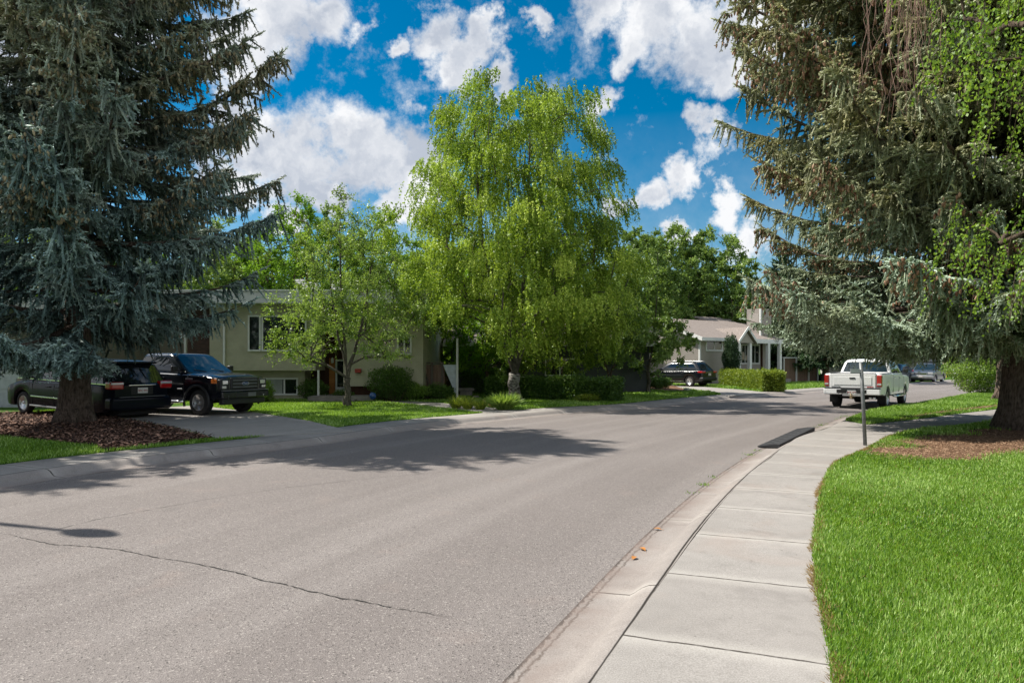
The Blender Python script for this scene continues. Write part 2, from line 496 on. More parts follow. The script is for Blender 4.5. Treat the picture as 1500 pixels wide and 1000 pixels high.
def soil(name, a, b, c3):
    s = N(name); p = s.pos()
    f = s.noise(2.0, 6, vec=p); g = s.noise(40, 4, .7, vec=p)
    c = s.mix(s.rng_(f, .35, .65), a, b); c = s.mix(s.rng_(g, .45, .7, 0, .7), c, c3)
    s.pbr(c, .95, spec=.1, normal=s.bump(g, .8, .03)); return s.m
soil('lawn_soil', (.05,.11,.016), (.07,.15,.02), (.03,.06,.012))
soil('mulch_soil', (.05,.026,.018), (.085,.048,.033), (.02,.012,.009))
soil('needle_soil', (.13,.075,.045), (.24,.145,.09), (.05,.03,.02))
soil('field', (.045,.095,.018), (.06,.12,.02), (.05,.07,.02))

# ------------------------------------------------------------------ ground, road, kerbs
g = MB()
g.add([(-600,-300,-.06),(900,-300,-.06),(900,1200,-.06),(-600,1200,-.06)], [(0,1,2,3)])
tag(g.build('ground', 'field'), kind='structure')

# road: quads between the two edges
def nearest_on(E, q): return min(range(len(E)), key=lambda i: (E[i]-q).length_squared)
V=[];UV=[];F=[]
S = arclen(RE); K = 9
for i, a in enumerate(RE):
    # opposite point: along the normal to the far edge
    best = None
    for b0, b1 in zip(LE, LE[1:]):
        d = b1-b0; n = RN[i]*-1
        den = n.x*d.y-n.y*d.x
        if abs(den) < 1e-9: continue
        w = b0-a
        t = (w.x*d.y-w.y*d.x)/den; q = (w.x*n.y-w.y*n.x)/den
        if t > 0 and -0.001 <= q <= 1.001 and (best is None or t < best): best = t
    if best is None: best = 8.0
    for j in range(K+1):
        f = j/K; p = a-RN[i]*best*f
        V.append((p.x, p.y, 0.035*math.sin(PI*f)+drop(p.y))); UV.append((S[i], best*f))
for i in range(len(RE)-1):
    for j in range(K): F.append((i*(K+1)+j, (i+1)*(K+1)+j, (i+1)*(K+1)+j+1, i*(K+1)+j+1))
me = bpy.data.meshes.new('road'); me.from_pydata(V, [], F); me.materials.append(MATS['asphalt'])
me.polygons.foreach_set('use_smooth', [True]*len(F))
uvl = me.uv_layers.new(name='UVMap'); li = [0]*len(me.loops); me.loops.foreach_get('vertex_index', li)
uvl.data.foreach_set('uv', [c for v in li for c in UV[v]])
road = bpy.data.objects.new('road', me); COL.objects.link(road); tag(road, kind='structure')
if me.polygons[0].normal.z < 0: me.flip_normals()

kerb = [(0.0, 0.0, 0), (0.03, -0.006, 0), (0.30, 0.008, 0), (0.335, 0.03, 0), (0.385, 0.07, 0), (0.44, 0.098, 0), (0.50, 0.108, 1), (0.52, 0.108, 1)]
iR = next(i for i, p_ in enumerate(RE) if p_.y > 14.6)
iRw = next(i for i, p_ in enumerate(RE) if p_.y > 12.4)
strip('gutter_right', RE, RN, [(o, z, 0) for o, z, _ in kerb], ['gutter_concrete'])
strip('gutter_left', LE, LN, [(o, z, 0) for o, z, _ in kerb], ['gutter_concrete'])
strip('sidewalk_left', LE, LN, [(0.52,.108,0),(1.0,.113,0),(1.45,LZ,0),(1.46,.0,0)], ['walk_concrete'])
# right sidewalk: along the kerb, then leaving it
iS = next(i for i, p_ in enumerate(RE) if p_.y > 12.2)
base = [RE[i]+RN[i]*(1.02+.065*min(1,max(0,(5.8-RE[i].y)/2.4))) for i in range(0, iS, 3)]
pts = [(p_.x, p_.y) for p_ in base]
for q in [((1262,646),(1262,618)), ((1400,628),(1345,612)), ((1500,612.5),(1480,595))]:
    a = at(*q[0], LZ); b = at(*q[1], LZ); pts.append(((a.x+b.x)/2, (a.y+b.y)/2))
pts += [(pts[-1][0]+9, pts[-1][1]+6.5), (pts[-1][0]+40, pts[-1][1]+27)]
WE = resample(pts, 0.5); WNm = normals(WE, 1)
def half(i):
    y = WE[i].y
    return 0.505+.062*min(1,max(0,(5.8-y)/2.4)) if y < 11 else min(0.78, 0.5+(y-11)*0.09)
V=[];UV=[];F=[]; S = arclen(WE)
offs = (-1,-.5,0,.5,1)
for i, a in enumerate(WE):
    for o in offs:
        p_ = a+WNm[i]*o*half(i); V.append((p_.x, p_.y, LZ+.002 if WE[i].y > 12 else .108+(o+1)*.006)); UV.append((S[i], 1.02+o*.51))
for i in range(len(WE)-1):
    for j in range(4): F.append((i*5+j, i*5+j+1, (i+1)*5+j+1, (i+1)*5+j))
me = bpy.data.meshes.new('sidewalk_right'); me.from_pydata(V, [], F); me.materials.append(MATS['walk_concrete'])
me.polygons.foreach_set('use_smooth', [True]*len(F))
uvl = me.uv_layers.new(name='UVMap'); li = [0]*len(me.loops); me.loops.foreach_get('vertex_index', li)
uvl.data.foreach_set('uv', [c for v in li for c in UV[v]])
o = bpy.data.objects.new('sidewalk_right', me); COL.objects.link(o); tag(o, kind='structure')

def sheet(name, poly, z, mat, depth=0.0, kind='structure'):
    b = MB(); n = len(poly)
    P = [(p_[0], p_[1]) for p_ in poly]
    area = sum(P[i][0]*P[(i+1)%n][1]-P[(i+1)%n][0]*P[i][1] for i in range(n))
    if area < 0: P = P[::-1]
    b.prism(P, z-depth if depth else z-.03, z)
    me_o = b.build(name, mat)
    me = me_o.data; uvl = me.uv_layers.new(name='UVMap')
    li = [0]*len(me.loops); me.loops.foreach_get('vertex_index', li)
    co = [0.0]*(3*len(me.vertices)); me.vertices.foreach_get('co', co)
    uvl.data.foreach_set('uv', [c for v in li for c in (co[3*v]*.9-co[3*v+1]*.45+50, 5+co[3*v+1])])
    tag(me_o, kind=kind); return me_o
def apx(l, z): return [tuple(at(x, y, z).xy) for x, y in l]
# land left of the street: everything behind the left sidewalk
strip('lawn_left', LE, LN, [(1.44,.06,0),(1.45,LZ-.012,0),(4,LZ-.004,0),(9,LZ,0),(20,LZ+.02,0),(60,LZ+.05,0),(200,.0,0)], ['lawn_soil'])
# land right: inner side
iC = [i for i, p_ in enumerate(WE)]
lawn_r = [(p_+n_*half(i)) for i, (p_, n_) in enumerate(zip(WE, WNm))]
lawn_front = [(p_.x-0.02, p_.y) for p_ in lawn_r[:-3:2]] + [(90, 55), (90, -30), (-4, -30)]
sheet('lawn_right', lawn_front, LZ-.008, 'lawn_soil')
# boulevard between kerb and the sidewalk
kl = [RE[i]+RN[i]*.51 for i in range(iS, len(RE)-8, 3)]
wl_ = [p_-n_*half(i) for i, (p_, n_) in enumerate(zip(WE, WNm)) if p_.y > 12.0][:-8:3]
blvd_poly = [(q.x, q.y) for q in kl] + [(q.x, q.y) for q in wl_[::-1]]
tip = at(1272, 622, LZ)
sheet('boulevard_apron', [p_ for p_ in blvd_poly if p_[1] < tip.y+2.2], LZ-.004, 'path_concrete')
verge_poly = [(tip.x, tip.y)] + [(q.x, q.y) for q in kl if q.y > tip.y+.9] + [(q.x-.02, q.y+.02) for q in wl_[::-1] if q.y > tip.y+.3]
sheet('lawn_verge', verge_poly, LZ+.002, 'lawn_soil')

# left driveway, its bed of bark mulch, the path and the plots
drive_poly = apx([(315,642.5),(516,631.5),(452,616),(376,604),(300,595)], LZ) + [(-12.5,26.3),(-19.5,24.9),(-19.5,23.6)] + apx([(10,600),(112,602.5),(141,609),(235,624)], LZ)
sheet('driveway_left', drive_poly, LZ+.006, 'drive_concrete')
path_poly = apx([(712,605),(762,601.5),(700,595),(640,589.5),(600,587.5),(560,586.5),(560,589.5),(600,592.5),(650,598)], LZ)
sheet('path_left', path_poly, LZ+.005, 'path_concrete')
mulch_poly = apx([(-260,607),(0,606.5),(80,604.5),(141,609),(235,624),(312,642),(149,661),(141,653),(0,640),(-260,640)], LZ)
sheet('mulch_bed', mulch_poly, LZ+.03, 'mulch_soil', .06)
needle_poly = apx([(1268,664),(1300,648),(1360,638),(1420,631),(1500,624),(1640,622),(1700,640),(1560,662),(1440,672),(1350,676),(1290,672)], LZ)
sheet('needle_bed', needle_poly, LZ+.004, 'needle_soil')
needle2_poly = apx([(1300,617),(1350,606),(1420,597),(1500,589),(1600,588),(1600,596),(1480,595),(1380,606),(1320,616)], LZ)
sheet('needle_bed_far', needle2_poly, LZ+.006, 'needle_soil')
drive2_poly = apx([(1068,580.2),(1128,575.2),(1085,570.5),(1030,566.5),(960,562),(925,560),(925,563),(985,567),(1040,574)], LZ)
sheet('driveway_far', drive2_poly, LZ+.006, 'drive_concrete')
bed2_poly = apx([(915,562),(945,559),(990,566),(1010,572),(1000,574),(940,571),(915,569)], LZ)
sheet('planting_bed', bed2_poly, LZ+.02, 'needle_soil')

# cracks in the asphalt: thin tar-dark lines lying in the surface
simple('crack_dark', (.03,.027,.024), .9)
s = N('seam_dark'); s.pbr((.15,.135,.125), .9)
def road_z(x, y):
    q = Vector((x, y)); i = nearest_on(RE, q); j = nearest_on(LE, q)
    a = (RE[i]-q).length; b = (LE[j]-q).length
    return .035*math.sin(PI*a/(a+b))
def crack(px, w, jit, name, mat='crack_dark', seed=1):
    r = random.Random(seed)
    P = [at(x, y, .02).xy for x, y in px]; pts = []
    for a, b in zip(P, P[1:]):
        k = max(2, int((b-a).length/.035))
        for j in range(k): pts.append(a.lerp(b, j/k))
    b_ = MB(); V = []; F = []; off = 0
    for i, q in enumerate(pts):
        t = (pts[min(i+1,len(pts)-1)]-pts[max(i-1,0)]).normalized(); n = Vector((t.y,-t.x))
        off = off*.86 + r.uniform(-jit, jit)
        ww = w*r.uniform(.25,1.5)*min(1, i/15, (len(pts)-i)/25)
        c = q+n*off; z = road_z(c.x, c.y)+.004
        V += [(c.x+n.x*ww, c.y+n.y*ww, z), (c.x-n.x*ww, c.y-n.y*ww, z)]
    F = [(2*i,2*i+1,2*i+3,2*i+2) for i in range(len(pts)-1)]
    b_.add(V, F); o = b_.build(name, mat); tag(o, kind='structure')
C8 = lambda l: [(x*.36, 640+y*.36) for x, y in l]
crack(C8([(0,392),(60,405),(120,425),(230,442),(400,455),(510,465),(600,490),(700,508),(760,518),(860,540),(960,560),(1100,592),(1230,620),(1380,650),(1500,672),(1780,722),(1960,760)]), .0055, .010, 'road_crack')
crack([(20,792),(140,762),(300,733),(420,715),(560,700),(700,688)], .006, .002, 'road_seam', 'seam_dark', 3)
# ------------------------------------------------------------------ foliage materials
foliage('needles_blue', (.016,.032,.032), (.145,.225,.21), (.52,.68,.63), .10, .6, aged=((.22,.21,.13), 4, 9, .7))
foliage('needles_pale', (.035,.055,.028), (.235,.30,.19), (.62,.76,.62), .14, .6, aged=((.25,.235,.115), 2.8, 6.0, .75))
foliage('needles_dark', (.015,.036,.018), (.034,.070,.030), (.08,.15,.05), .12, .6)
foliage('birch_leaf', (.025,.065,.010), (.215,.335,.035), (.68,.80,.15), .34, .5)
foliage('birch_near_leaf', (.07,.15,.02), (.18,.31,.04), (.38,.50,.11), .42, .45)
foliage('apple_leaf', (.06,.12,.018), (.19,.31,.06), (.44,.56,.17), .4, .4)
foliage('poplar_leaf', (.05,.10,.02), (.145,.24,.055), (.34,.46,.16), .38, .4)
foliage('elm_leaf', (.06,.14,.012), (.13,.26,.022), (.25,.40,.045), .45, .5)
foliage('hedge_leaf', (.03,.07,.014), (.08,.16,.028), (.22,.32,.07), .3, .4)
foliage('hedge_gold_leaf', (.07,.12,.014), (.17,.24,.026), (.38,.42,.06), .35, .45)
foliage('grass_blade', (.025,.09,.010), (.175,.325,.030), (.54,.70,.25), .38, .45, .4)
foliage('grass_dry', (.16,.10,.04), (.34,.24,.11), (.46,.36,.19), .3, .6)
foliage('cone_tan', (.13,.11,.07), (.27,.22,.135), (.42,.36,.23), .03, .8)
foliage('cone_red', (.16,.08,.05), (.32,.18,.11), (.48,.31,.21), .03, .8)
foliage('mulch_chip', (.035,.018,.013), (.11,.058,.04), (.34,.20,.14), .0, .9)
foliage('needle_litter', (.08,.045,.028), (.27,.155,.09), (.58,.40,.26), .0, .9)
def bark(name, a, b, scale=(9,9,2.2), bmp=.9):
    s = N(name); v = s.mapv(s.obj(), scale)
    f = s.noise(2.0, 7, .65, vec=v); g = s.noise(9, 4, .7, vec=s.obj())
    c = s.mix(s.rng_(f, .38, .62), a, b); c = s.mix(s.rng_(g, .5, .8, 0, .4), c, tuple(min(1,x*1.7) for x in b))
    s.pbr(c, .95, spec=.15, normal=s.bump(s.math('ADD', f, s.math('MULTIPLY', g, .5)), bmp, .09)); return s.m
bark('spruce_bark', (.055,.040,.032), (.20,.15,.12), (12,12,3.0), 1.0)
bark('bark_brown', (.05,.037,.027), (.15,.11,.08))
bark('bark_grey', (.06,.052,.042), (.17,.15,.12))
simple('twig_dead', (.20,.115,.085), .8)
s = N('birch_bark')
v = s.mapv(s.obj(), (3,3,7)); f = s.noise(1.6, 6, .65, vec=v); g = s.noise(1.2, 3, vec=s.obj())
c = s.mix(s.rng_(f, .5, .58), (.34,.315,.285), (.05,.04,.036)); zz = s.sep(s.obj())[2]
c = s.mix(s.math('MULTIPLY', s.rng_(zz, .2, 1.6, .8, .0), s.rng_(f, .42, .5)), c, (.06,.05,.042))
s.pbr(c, .85, spec=.2, normal=s.bump(f, .5, .02))

def cones_mesh(P, ln, rad, mat, parent, rg):
    """hanging spindle cones"""
    n = len(P); k = 5
    ax = np.tile(np.array([[0,0,-1.0]]), (n,1)) + rg.normal(0,.22,(n,3)); ax = unit(ax)
    s1 = unit(np.cross(ax, rg.normal(0,1,(n,3)))); s2 = np.cross(ax, s1)
    L = ln*rg.uniform(.7,1.15,n)[:,None]; Rr = rad*rg.uniform(.8,1.15,n)[:,None]
    quads = []
    for j in range(k):
        a0, a1 = 2*PI*j/k, 2*PI*(j+1)/k
        e0 = s1*math.cos(a0)+s2*math.sin(a0); e1 = s1*math.cos(a1)+s2*math.sin(a1)
        m0 = P+ax*L*.35+e0*Rr; m1 = P+ax*L*.35+e1*Rr
        n0 = P+ax*L*.75+e0*Rr*.75; n1 = P+ax*L*.75+e1*Rr*.75
        quads.append(np.stack([P, m0, m1, P+e1*Rr*.1], 1)); quads.append(np.stack([m0, n0, n1, m1], 1)); quads.append(np.stack([n0, P+ax*L, P+ax*L+e1*Rr*.05, n1], 1))
    r = np.tile(rg.uniform(0,1,n), len(quads))
    o = np_mesh('cones', np.concatenate(quads).reshape(-1,3), 4, mat, parent, r)
    o['kind'] = 'stuff'; return o

def spruce(name, label, loc, H, rad, z0, tr, mat, seed, top_detail=99, whorl=.36, nb=6, sizes=(.085,.026), step=.055,
           hang=.5, cones=0, cone_mat='cone_tan', conez=(4,99), group=None, cat='spruce tree', rz=0.0, extra=(), bare=None, spacing=.11, dens=3, up=0.0, keep=None, clip=None, core=.022, tw=.5):
    """rad: list of (z, radius) of the crown outline"""
    rg = np.random.default_rng(seed); rd = random.Random(seed)
    root = empty(name, loc, rz, label, cat, group)
    zs = [a for a, b in rad]; rs = [b for a, b in rad]
    # trunk with flare and a slight wobble
    tb = MB(); pts = []; rr = []
    for i in range(26):
        t = i/25; z = H*t**1.15
        pts.append((.10*math.sin(z*.7+seed), .08*math.cos(z*.55), z-.05 if i == 0 else z))
        fl = 1+.42*math.exp(-z/.28)+.14*math.exp(-z/1.2)
        rr.append(max(.02, tr*(1-t**1.1)**.9*fl if i else tr*1.6))
    tb.tube(pts, rr, 18)
    # root flare lobes
    for k in range(7):
        a = 2*PI*k/7+rd.uniform(-.3,.3); q = tr*rd.uniform(1.3,1.75)
        tb.tube([(tr*.55*math.cos(a),tr*.55*math.sin(a),.45),(tr*1.15*math.cos(a),tr*1.15*math.sin(a),.14),(q*math.cos(a),q*math.sin(a),-.06)], [tr*.32,tr*.30,tr*.12], 7)
    wood = MB()
    TB, TD, TL, TR, TDn, TC = [], [], [], [], [], []  # twig base, dir, length, random, droop
    CP = []
    z = z0; boughs = []
    while z < H-.3:
        m = max(3, int(nb*rd.uniform(.8,1.25)))
        a0 = rd.uniform(0, 2*PI)
        for k in range(m):
            a = a0+2*PI*k/m+rd.uniform(-.35,.35)
            L = np.interp(z, zs, rs)*rd.uniform(.78,1.1)
            boughs.append((z+rd.uniform(-.15,.15), a, L, None))
        z += whorl*rd.uniform(.8,1.2)*(1.0 if z < 9 else .9)
    boughs += [(a_, b_, c_, d_) for a_, b_, c_, d_ in extra]
    for (bz, a, L, drp) in boughs:
        if L < .25: continue
        if keep is not None and not keep(bz, a, L): continue
        coarse = bz > top_detail
        h = bz/H
        a1 = (-.42+.75*h + rd.uniform(-.1,.1) + up) if drp is None else drp
        b1 = .30*rd.uniform(.6,1.2)*(1-h*.35)
        n = 9; T = np.linspace(0,1,n)
        side = np.array([-math.sin(a), math.cos(a), 0]); outv = np.array([math.cos(a), math.sin(a), 0])
        wv = rd.uniform(-.12,.12)*L
        C = outv*(T*L)[:,None]+side*(wv*np.sin(T*2.5))[:,None]; C[:,2] = bz+L*(a1*T+b1*T*T*T)
        C[:,0] += .10*math.sin(bz*.7+seed); C[:,1] += .08*math.cos(bz*.55)
        r0 = .016*L+.012
        wood.tube([tuple(c) for c in C], list(r0*(1-T*.9)), 5, cap=False)
        ntw = max(4, int(L/(spacing*(2.0 if coarse else 1))))
        conef = rd.uniform(0,1) < .45
        btone = rd.uniform(-.16,.14)
        def put(c_, d_, l_, dr_, r_):
            TB.append(c_); TD.append(unit(d_)); TL.append(l_); TDn.append(dr_); TR.append(r_+rg.normal(0,.10,len(c_))); TC.append(np.full(len(c_), conef))
        for kind in range(3):
            tt = np.sort(rg.uniform(.12,1,ntw if kind < 2 else int(ntw*1.3)))
            c = np.stack([np.interp(tt, T, C[:,j]) for j in range(3)], 1)
            tang = unit(np.stack([np.interp(np.clip(tt+.05,0,1), T, C[:,j])-np.interp(np.clip(tt-.05,0,1), T, C[:,j]) for j in range(3)], 1))
            k_ = len(tt)
            if kind < 2:
                sg = 1 if kind == 0 else -1
                d = tang*rg.uniform(.6,1.0,(k_,1))+side*sg*rg.uniform(.5,1.0,(k_,1)); d[:,2] += rg.normal(-.04,.12,k_)
                ln = np.minimum((.20+.34*L*(1-tt)**.7)*rg.uniform(.6,1.15,k_), 1.35); dr = rg.uniform(.15,.4,k_)
                du = unit(d)
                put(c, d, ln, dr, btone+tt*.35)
                for q in range(4 if not coarse else 2):
                    f = (q+rg.uniform(.2,.9,k_))/(4 if not coarse else 2)
                    b2 = c+du*(ln*f)[:,None]; b2[:,2] -= dr*(ln*f)**2
                    sgn = (1 if q%2 else -1)
                    d2 = du*.55+np.cross(du, [0,0,1])*sgn*rg.uniform(.3,.8,(k_,1)); d2[:,2] -= rg.uniform(.1,1.0,k_)*hang
                    l2 = (.10+.30*(1-f)*np.minimum(ln,1))*rg.uniform(.7,1.2,k_)
                    sel = ln > .28
                    put(b2[sel], d2[sel], l2[sel], np.full(sel.sum(), .3), (btone+tt*.3)[sel])
                    # tails hanging below the spray
                    d3 = du*.25+rg.normal(0,.16,(k_,3)); d3[:,2] -= 1.0
                    sel = (ln > .35) & (rg.uniform(0,1,k_) < .45*hang*1.6)
                    put(b2[sel], d3[sel], (rg.uniform(.14,.50,k_)*(.5+hang))[sel], np.full(sel.sum(), .1), (btone-.08+tt*.15)[sel])
            else:
                d = tang*.30+rg.normal(0,.20,(k_,3)); d[:,2] -= rg.uniform(.6,1.3,k_)
                put(c, d, rg.uniform(.22,.80,k_)*(.5+hang), np.full(k_,.1), btone-.08+tt*.15)
        TB.append(C[-1:]); TD.append(unit(C[-1:]-C[-2:-1])); TL.append(np.array([.3])); TDn.append(np.array([.0])); TR.append(np.array([.4])); TC.append(np.array([False]))
    TB = np.concatenate(TB); TD = np.concatenate(TD); TL = np.concatenate(TL); TR = np.concatenate(TR); TDn = np.concatenate(TDn); TC = np.concatenate(TC)
    st = np.where(TB[:,2] > top_detail, step*2.0, step)
    cnt = np.maximum(2, (TL/st).astype(int))
    idx = np.repeat(np.arange(len(TB)), cnt)
    start = np.repeat(np.cumsum(cnt)-cnt, cnt)
    f = (np.arange(len(idx))-start+.5)/cnt[idx]
    dist = f*TL[idx]
    P = TB[idx]+TD[idx]*dist[:,None]; P[:,2] -= TDn[idx]*dist**2
    tan = TD[idx].copy(); tan[:,2] -= 2*TDn[idx]*dist; tan = unit(tan)
    if clip is not None:
        ok = clip(P, rg); P = P[ok]; tan = tan[ok]; idx = idx[ok]; f = f[ok]
    big = np.where(P[:,2] > top_detail, 2.1, 1.0)
    Q = []; RR = []
    for k in range(dens):
        rad_ = unit(np.cross(tan, rg.normal(0,1,(len(P),3))))
        dd = unit(tan*.75+rad_*rg.uniform(.5,1.0,(len(P),1)))
        ss = unit(np.cross(dd, rg.normal(0,1,(len(P),3))))
        ln = sizes[0]*rg.uniform(.7,1.25,len(P))*big; wd = sizes[1]*rg.uniform(.8,1.3,len(P))*big
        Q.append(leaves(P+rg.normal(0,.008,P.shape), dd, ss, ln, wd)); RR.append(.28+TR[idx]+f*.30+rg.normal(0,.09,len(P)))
    # the solid core of every twig: a bent tapering brush that catches the light on one side
    nT = len(TB); okT = np.ones(nT, bool)
    Pm = TB+TD*(TL*.5)[:,None]; Pm[:,2] -= TDn*(TL*.5)**2; Pe = TB+TD*TL[:,None]; Pe[:,2] -= TDn*TL**2
    if clip is not None: okT = clip(Pe, rg) & clip(Pm, rg)
    r0 = core*rg.uniform(.75,1.25,nT)*np.where(TB[:,2] > top_detail, 1.8, 1.0)
    e1 = unit(np.cross(TD, rg.normal(0,1,(nT,3)))); e2 = np.cross(TD, e1); ks = 5
    for j in range(ks):
        a0_, a1_ = 2*PI*j/ks, 2*PI*(j+1)/ks
        u0 = e1*math.cos(a0_)+e2*math.sin(a0_); u1 = e1*math.cos(a1_)+e2*math.sin(a1_)
        A = TB+u0*(r0*.7)[:,None]; B = TB+u1*(r0*.7)[:,None]; Cc = Pm+u1*r0[:,None]; Dd = Pm+u0*r0[:,None]; E = Pe+u1*(r0*.25)[:,None]; Ff = Pe+u0*(r0*.25)[:,None]
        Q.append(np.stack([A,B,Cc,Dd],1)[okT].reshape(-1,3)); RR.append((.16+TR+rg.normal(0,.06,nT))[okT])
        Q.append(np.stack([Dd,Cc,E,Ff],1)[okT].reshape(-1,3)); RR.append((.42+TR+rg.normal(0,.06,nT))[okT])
    tr_o = tb.build('trunk', 'spruce_bark', root)
    wd_o = wood.build('boughs', 'spruce_bark', root)
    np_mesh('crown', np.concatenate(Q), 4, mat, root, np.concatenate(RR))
    if cones:
        w = (P[:,2] > conez[0]) & (P[:,2] < conez[1]) & (P[:,2] < top_detail+.5)
        cand = np.nonzero(w)[0]
        # cones gather on some boughs more than on others
        key = np.sin(np.arctan2(P[:,1],P[:,0])*5+P[:,2]*3.1+seed)+np.sin(P[:,2]*7.3+np.arctan2(P[:,1],P[:,0])*3)
        rr2 = np.hypot(P[:,0],P[:,1])/np.interp(P[:,2], zs, rs)
        cand = cand[TC[idx[cand]] & (key[cand] > -.9) & (rr2[cand] > .4)]
        cand = rg.choice(cand, min(cones, len(cand)), replace=False)
        cones_mesh(P[cand]+rg.normal(0,.02,(len(cand),3)), .125, .028, cone_mat, root, rg)
    print(name, 'needles', len(P)*dens)
    return root

def broadleaf(name, label, loc, H, env, trunk_r, leaf, bark_m, seed, nclu=200, per=300, lsz=(.07,.05), weep=0.0, cr=.55, cat='tree',
              group=None, stems=1, fork=None, min_r=.006, shell=.45, twigs=0, rz=0.0, lean=(0,0), bias=None, spread_col=.18, keep=None, ground_axis=.86, clump=.42, branch_m=None, zmin=1.25):
    rg = np.random.default_rng(seed); rd = random.Random(seed)
    root = empty(name, loc, rz, label, cat, group)
    zs = [a for a, b in env]; rs = [b for a, b in env]
    C = []
    wz = np.linspace(zs[0], zs[-1], 200); ww = np.interp(wz, zs, rs)**1.5; ww /= ww.sum()
    tries = 0
    while len(C) < nclu and tries < nclu*60:
        tries += 1
        z = rg.choice(wz, p=ww)+rg.uniform(-.1,.1)
        a = rg.uniform(0, 2*PI); q = rg.uniform(0,1)**shell
        r = np.interp(z, zs, rs)*q*rg.uniform(.85,1.1)
        p = np.array([r*math.cos(a)+lean[0]*z/H, r*math.sin(a)+lean[1]*z/H, z])
        if keep is not None and not keep(p): continue
        if all(np.linalg.norm(p-c) > cr*.72 for c in C[-120:]): C.append(p)
    C = np.array(C)
    # skeleton
    nodes = [np.array([0,0,-.05])]; par = [-1]; paths = []
    fork = fork or H*.18
    k0 = 5; prev = 0; stem_path = [0]
    for i in range(1, k0+1):
        nodes.append(np.array([.04*math.sin(i*2+seed), .04*math.cos(i*3), fork*i/k0])); par.append(prev); prev = len(nodes)-1; stem_path.append(prev)
    paths.append(stem_path); top = prev
    for s_ in range(stems):
        a = 2*PI*s_/max(1,stems)+rd.uniform(-.4,.4)+seed; q = 0 if stems == 1 else .22
        path = [top]; prev = top; M_ = 12
        for i in range(1, M_+1):
            t = i/M_; z = fork+(H*ground_axis*rd.uniform(.98,1.0)-fork)*t
            rr_ = q*np.interp(H*.5, zs, rs)*math.sin(t*1.8)*1.5+rd.uniform(-.05,.05)
            nodes.append(np.array([rr_*math.cos(a)+lean[0]*z/H, rr_*math.sin(a)+lean[1]*z/H, z])); par.append(prev); prev = len(nodes)-1; path.append(prev)
        paths.append(path)
    order = np.argsort(np.hypot(C[:,0],C[:,1])+.15*C[:,2])
    tips = []
    for ci in order:
        c = C[ci]; A = np.array(nodes[top:]);
        d = np.linalg.norm(A-c, axis=1); rise = c[2]-A[:,2]
        cost = d+np.where(rise < d*.25, 3*(d*.25-rise), 0)
        j = int(np.argmin(cost))+top
        s0 = nodes[j]; L = np.linalg.norm(c-s0)
        path = [j]; prev = j; m = max(2, int(L/.5))
        ctrl = s0+(c-s0)*.5+np.array([0,0,(.18 if weep == 0 else .28)*L])+rg.normal(0,.06*L,3)
        for i in range(1, m+1):
            t = i/m; p = s0*(1-t)**2+ctrl*2*t*(1-t)+c*t*t
            nodes.append(p); par.append(prev); prev = len(nodes)-1; path.append(prev)
        paths.append(path); tips.append(prev)
    cnt = np.zeros(len(nodes))
    for t_ in tips: cnt[t_] += 1
    for i in range(len(nodes)-1, 0, -1): cnt[par[i]] += cnt[i]
    tot = max(cnt[0], 1); rad_n = np.maximum(min_r, trunk_r*(cnt/tot)**.52)
    tb = MB(); bb = MB()
    pr = [rad_n[i] for i in stem_path]; pr[0] *= 1.5; pr[1] *= 1.12
    tb.tube([tuple(nodes[i]) for i in stem_path], pr, 14)
    for k in range(5):
        a = 2*PI*k/5+seed; q = trunk_r
        tb.tube([(q*.6*math.cos(a),q*.6*math.sin(a),.32),(q*1.1*math.cos(a),q*1.1*math.sin(a),.08),(q*1.8*math.cos(a),q*1.8*math.sin(a),-.06)], [q*.35,q*.3,q*.15], 6)
    for path in paths[1:]:
        rr_ = [min(rad_n[i], rad_n[path[1]]) for i in path]
        bb.tube([tuple(nodes[i]) for i in path], rr_, 7 if rr_[0] > .03 else 5 if rr_[0] > .012 else 3, cap=False)
    Q = []; RR = []
    for c in C:
        n = int(per*rg.uniform(.6,1.35)); col = .5+rg.normal(0, spread_col)
        if weep:
            ns = max(3, n//22); b = c+rg.normal(0, cr*clump, (ns,3))*[1,1,.6]
            ln = rg.uniform(.35,1.0,ns)*weep; outd = unit(np.stack([c[0]+rg.normal(0,.6,ns), c[1]+rg.normal(0,.6,ns), np.zeros(ns)],1))
            kk = n//ns; f = np.tile(np.linspace(0,1,kk), ns); si = np.repeat(np.arange(ns), kk)
            off = .28*np.sqrt(f)[:,None]*outd[si]*rg.uniform(.3,1.2,ns)[si][:,None]
            P = b[si]+off; P[:,2] -= f**1.25*ln[si]; P += rg.normal(0,.025,P.shape)
            P[:,2] = np.maximum(P[:,2], zmin+rg.uniform(0,.4,len(P)))
            D = rg.normal(0,.55,P.shape); D[:,2] -= .9; D = unit(D)
            base_c = np.repeat(rg.normal(0,.08,ns), kk)
            for q in range(0, ns, 3 if twigs else 10**9):
                t3 = np.linspace(0,1,5)
                pp = b[q]+.28*np.sqrt(t3)[:,None]*outd[q]*.7; pp[:,2] -= t3**1.25*ln[q]
                bb.tube([tuple(x) for x in pp], [.004]*5, 3, cap=False)
        else:
            nt = max(4, n//12)
            td = unit(rg.normal(0,1,(nt,3))+np.array([0,0,.35])+.5*unit(np.array([[c[0],c[1],0.01]])))
            tl = rg.uniform(.25,1.0,nt)*cr*1.15; kk = max(1, n//nt)
            f = np.tile(np.linspace(.2,1,kk), nt); si = np.repeat(np.arange(nt), kk)
            P = c+td[si]*(tl[si]*f)[:,None]; P[:,2] -= .12*(tl[si]*f)**2; P += rg.normal(0,.03,P.shape)
            D = unit(rg.normal(0,.6,P.shape)+td[si]*.7+np.array([0,0,-.25])); base_c = np.repeat(rg.normal(0,.07,nt), kk)
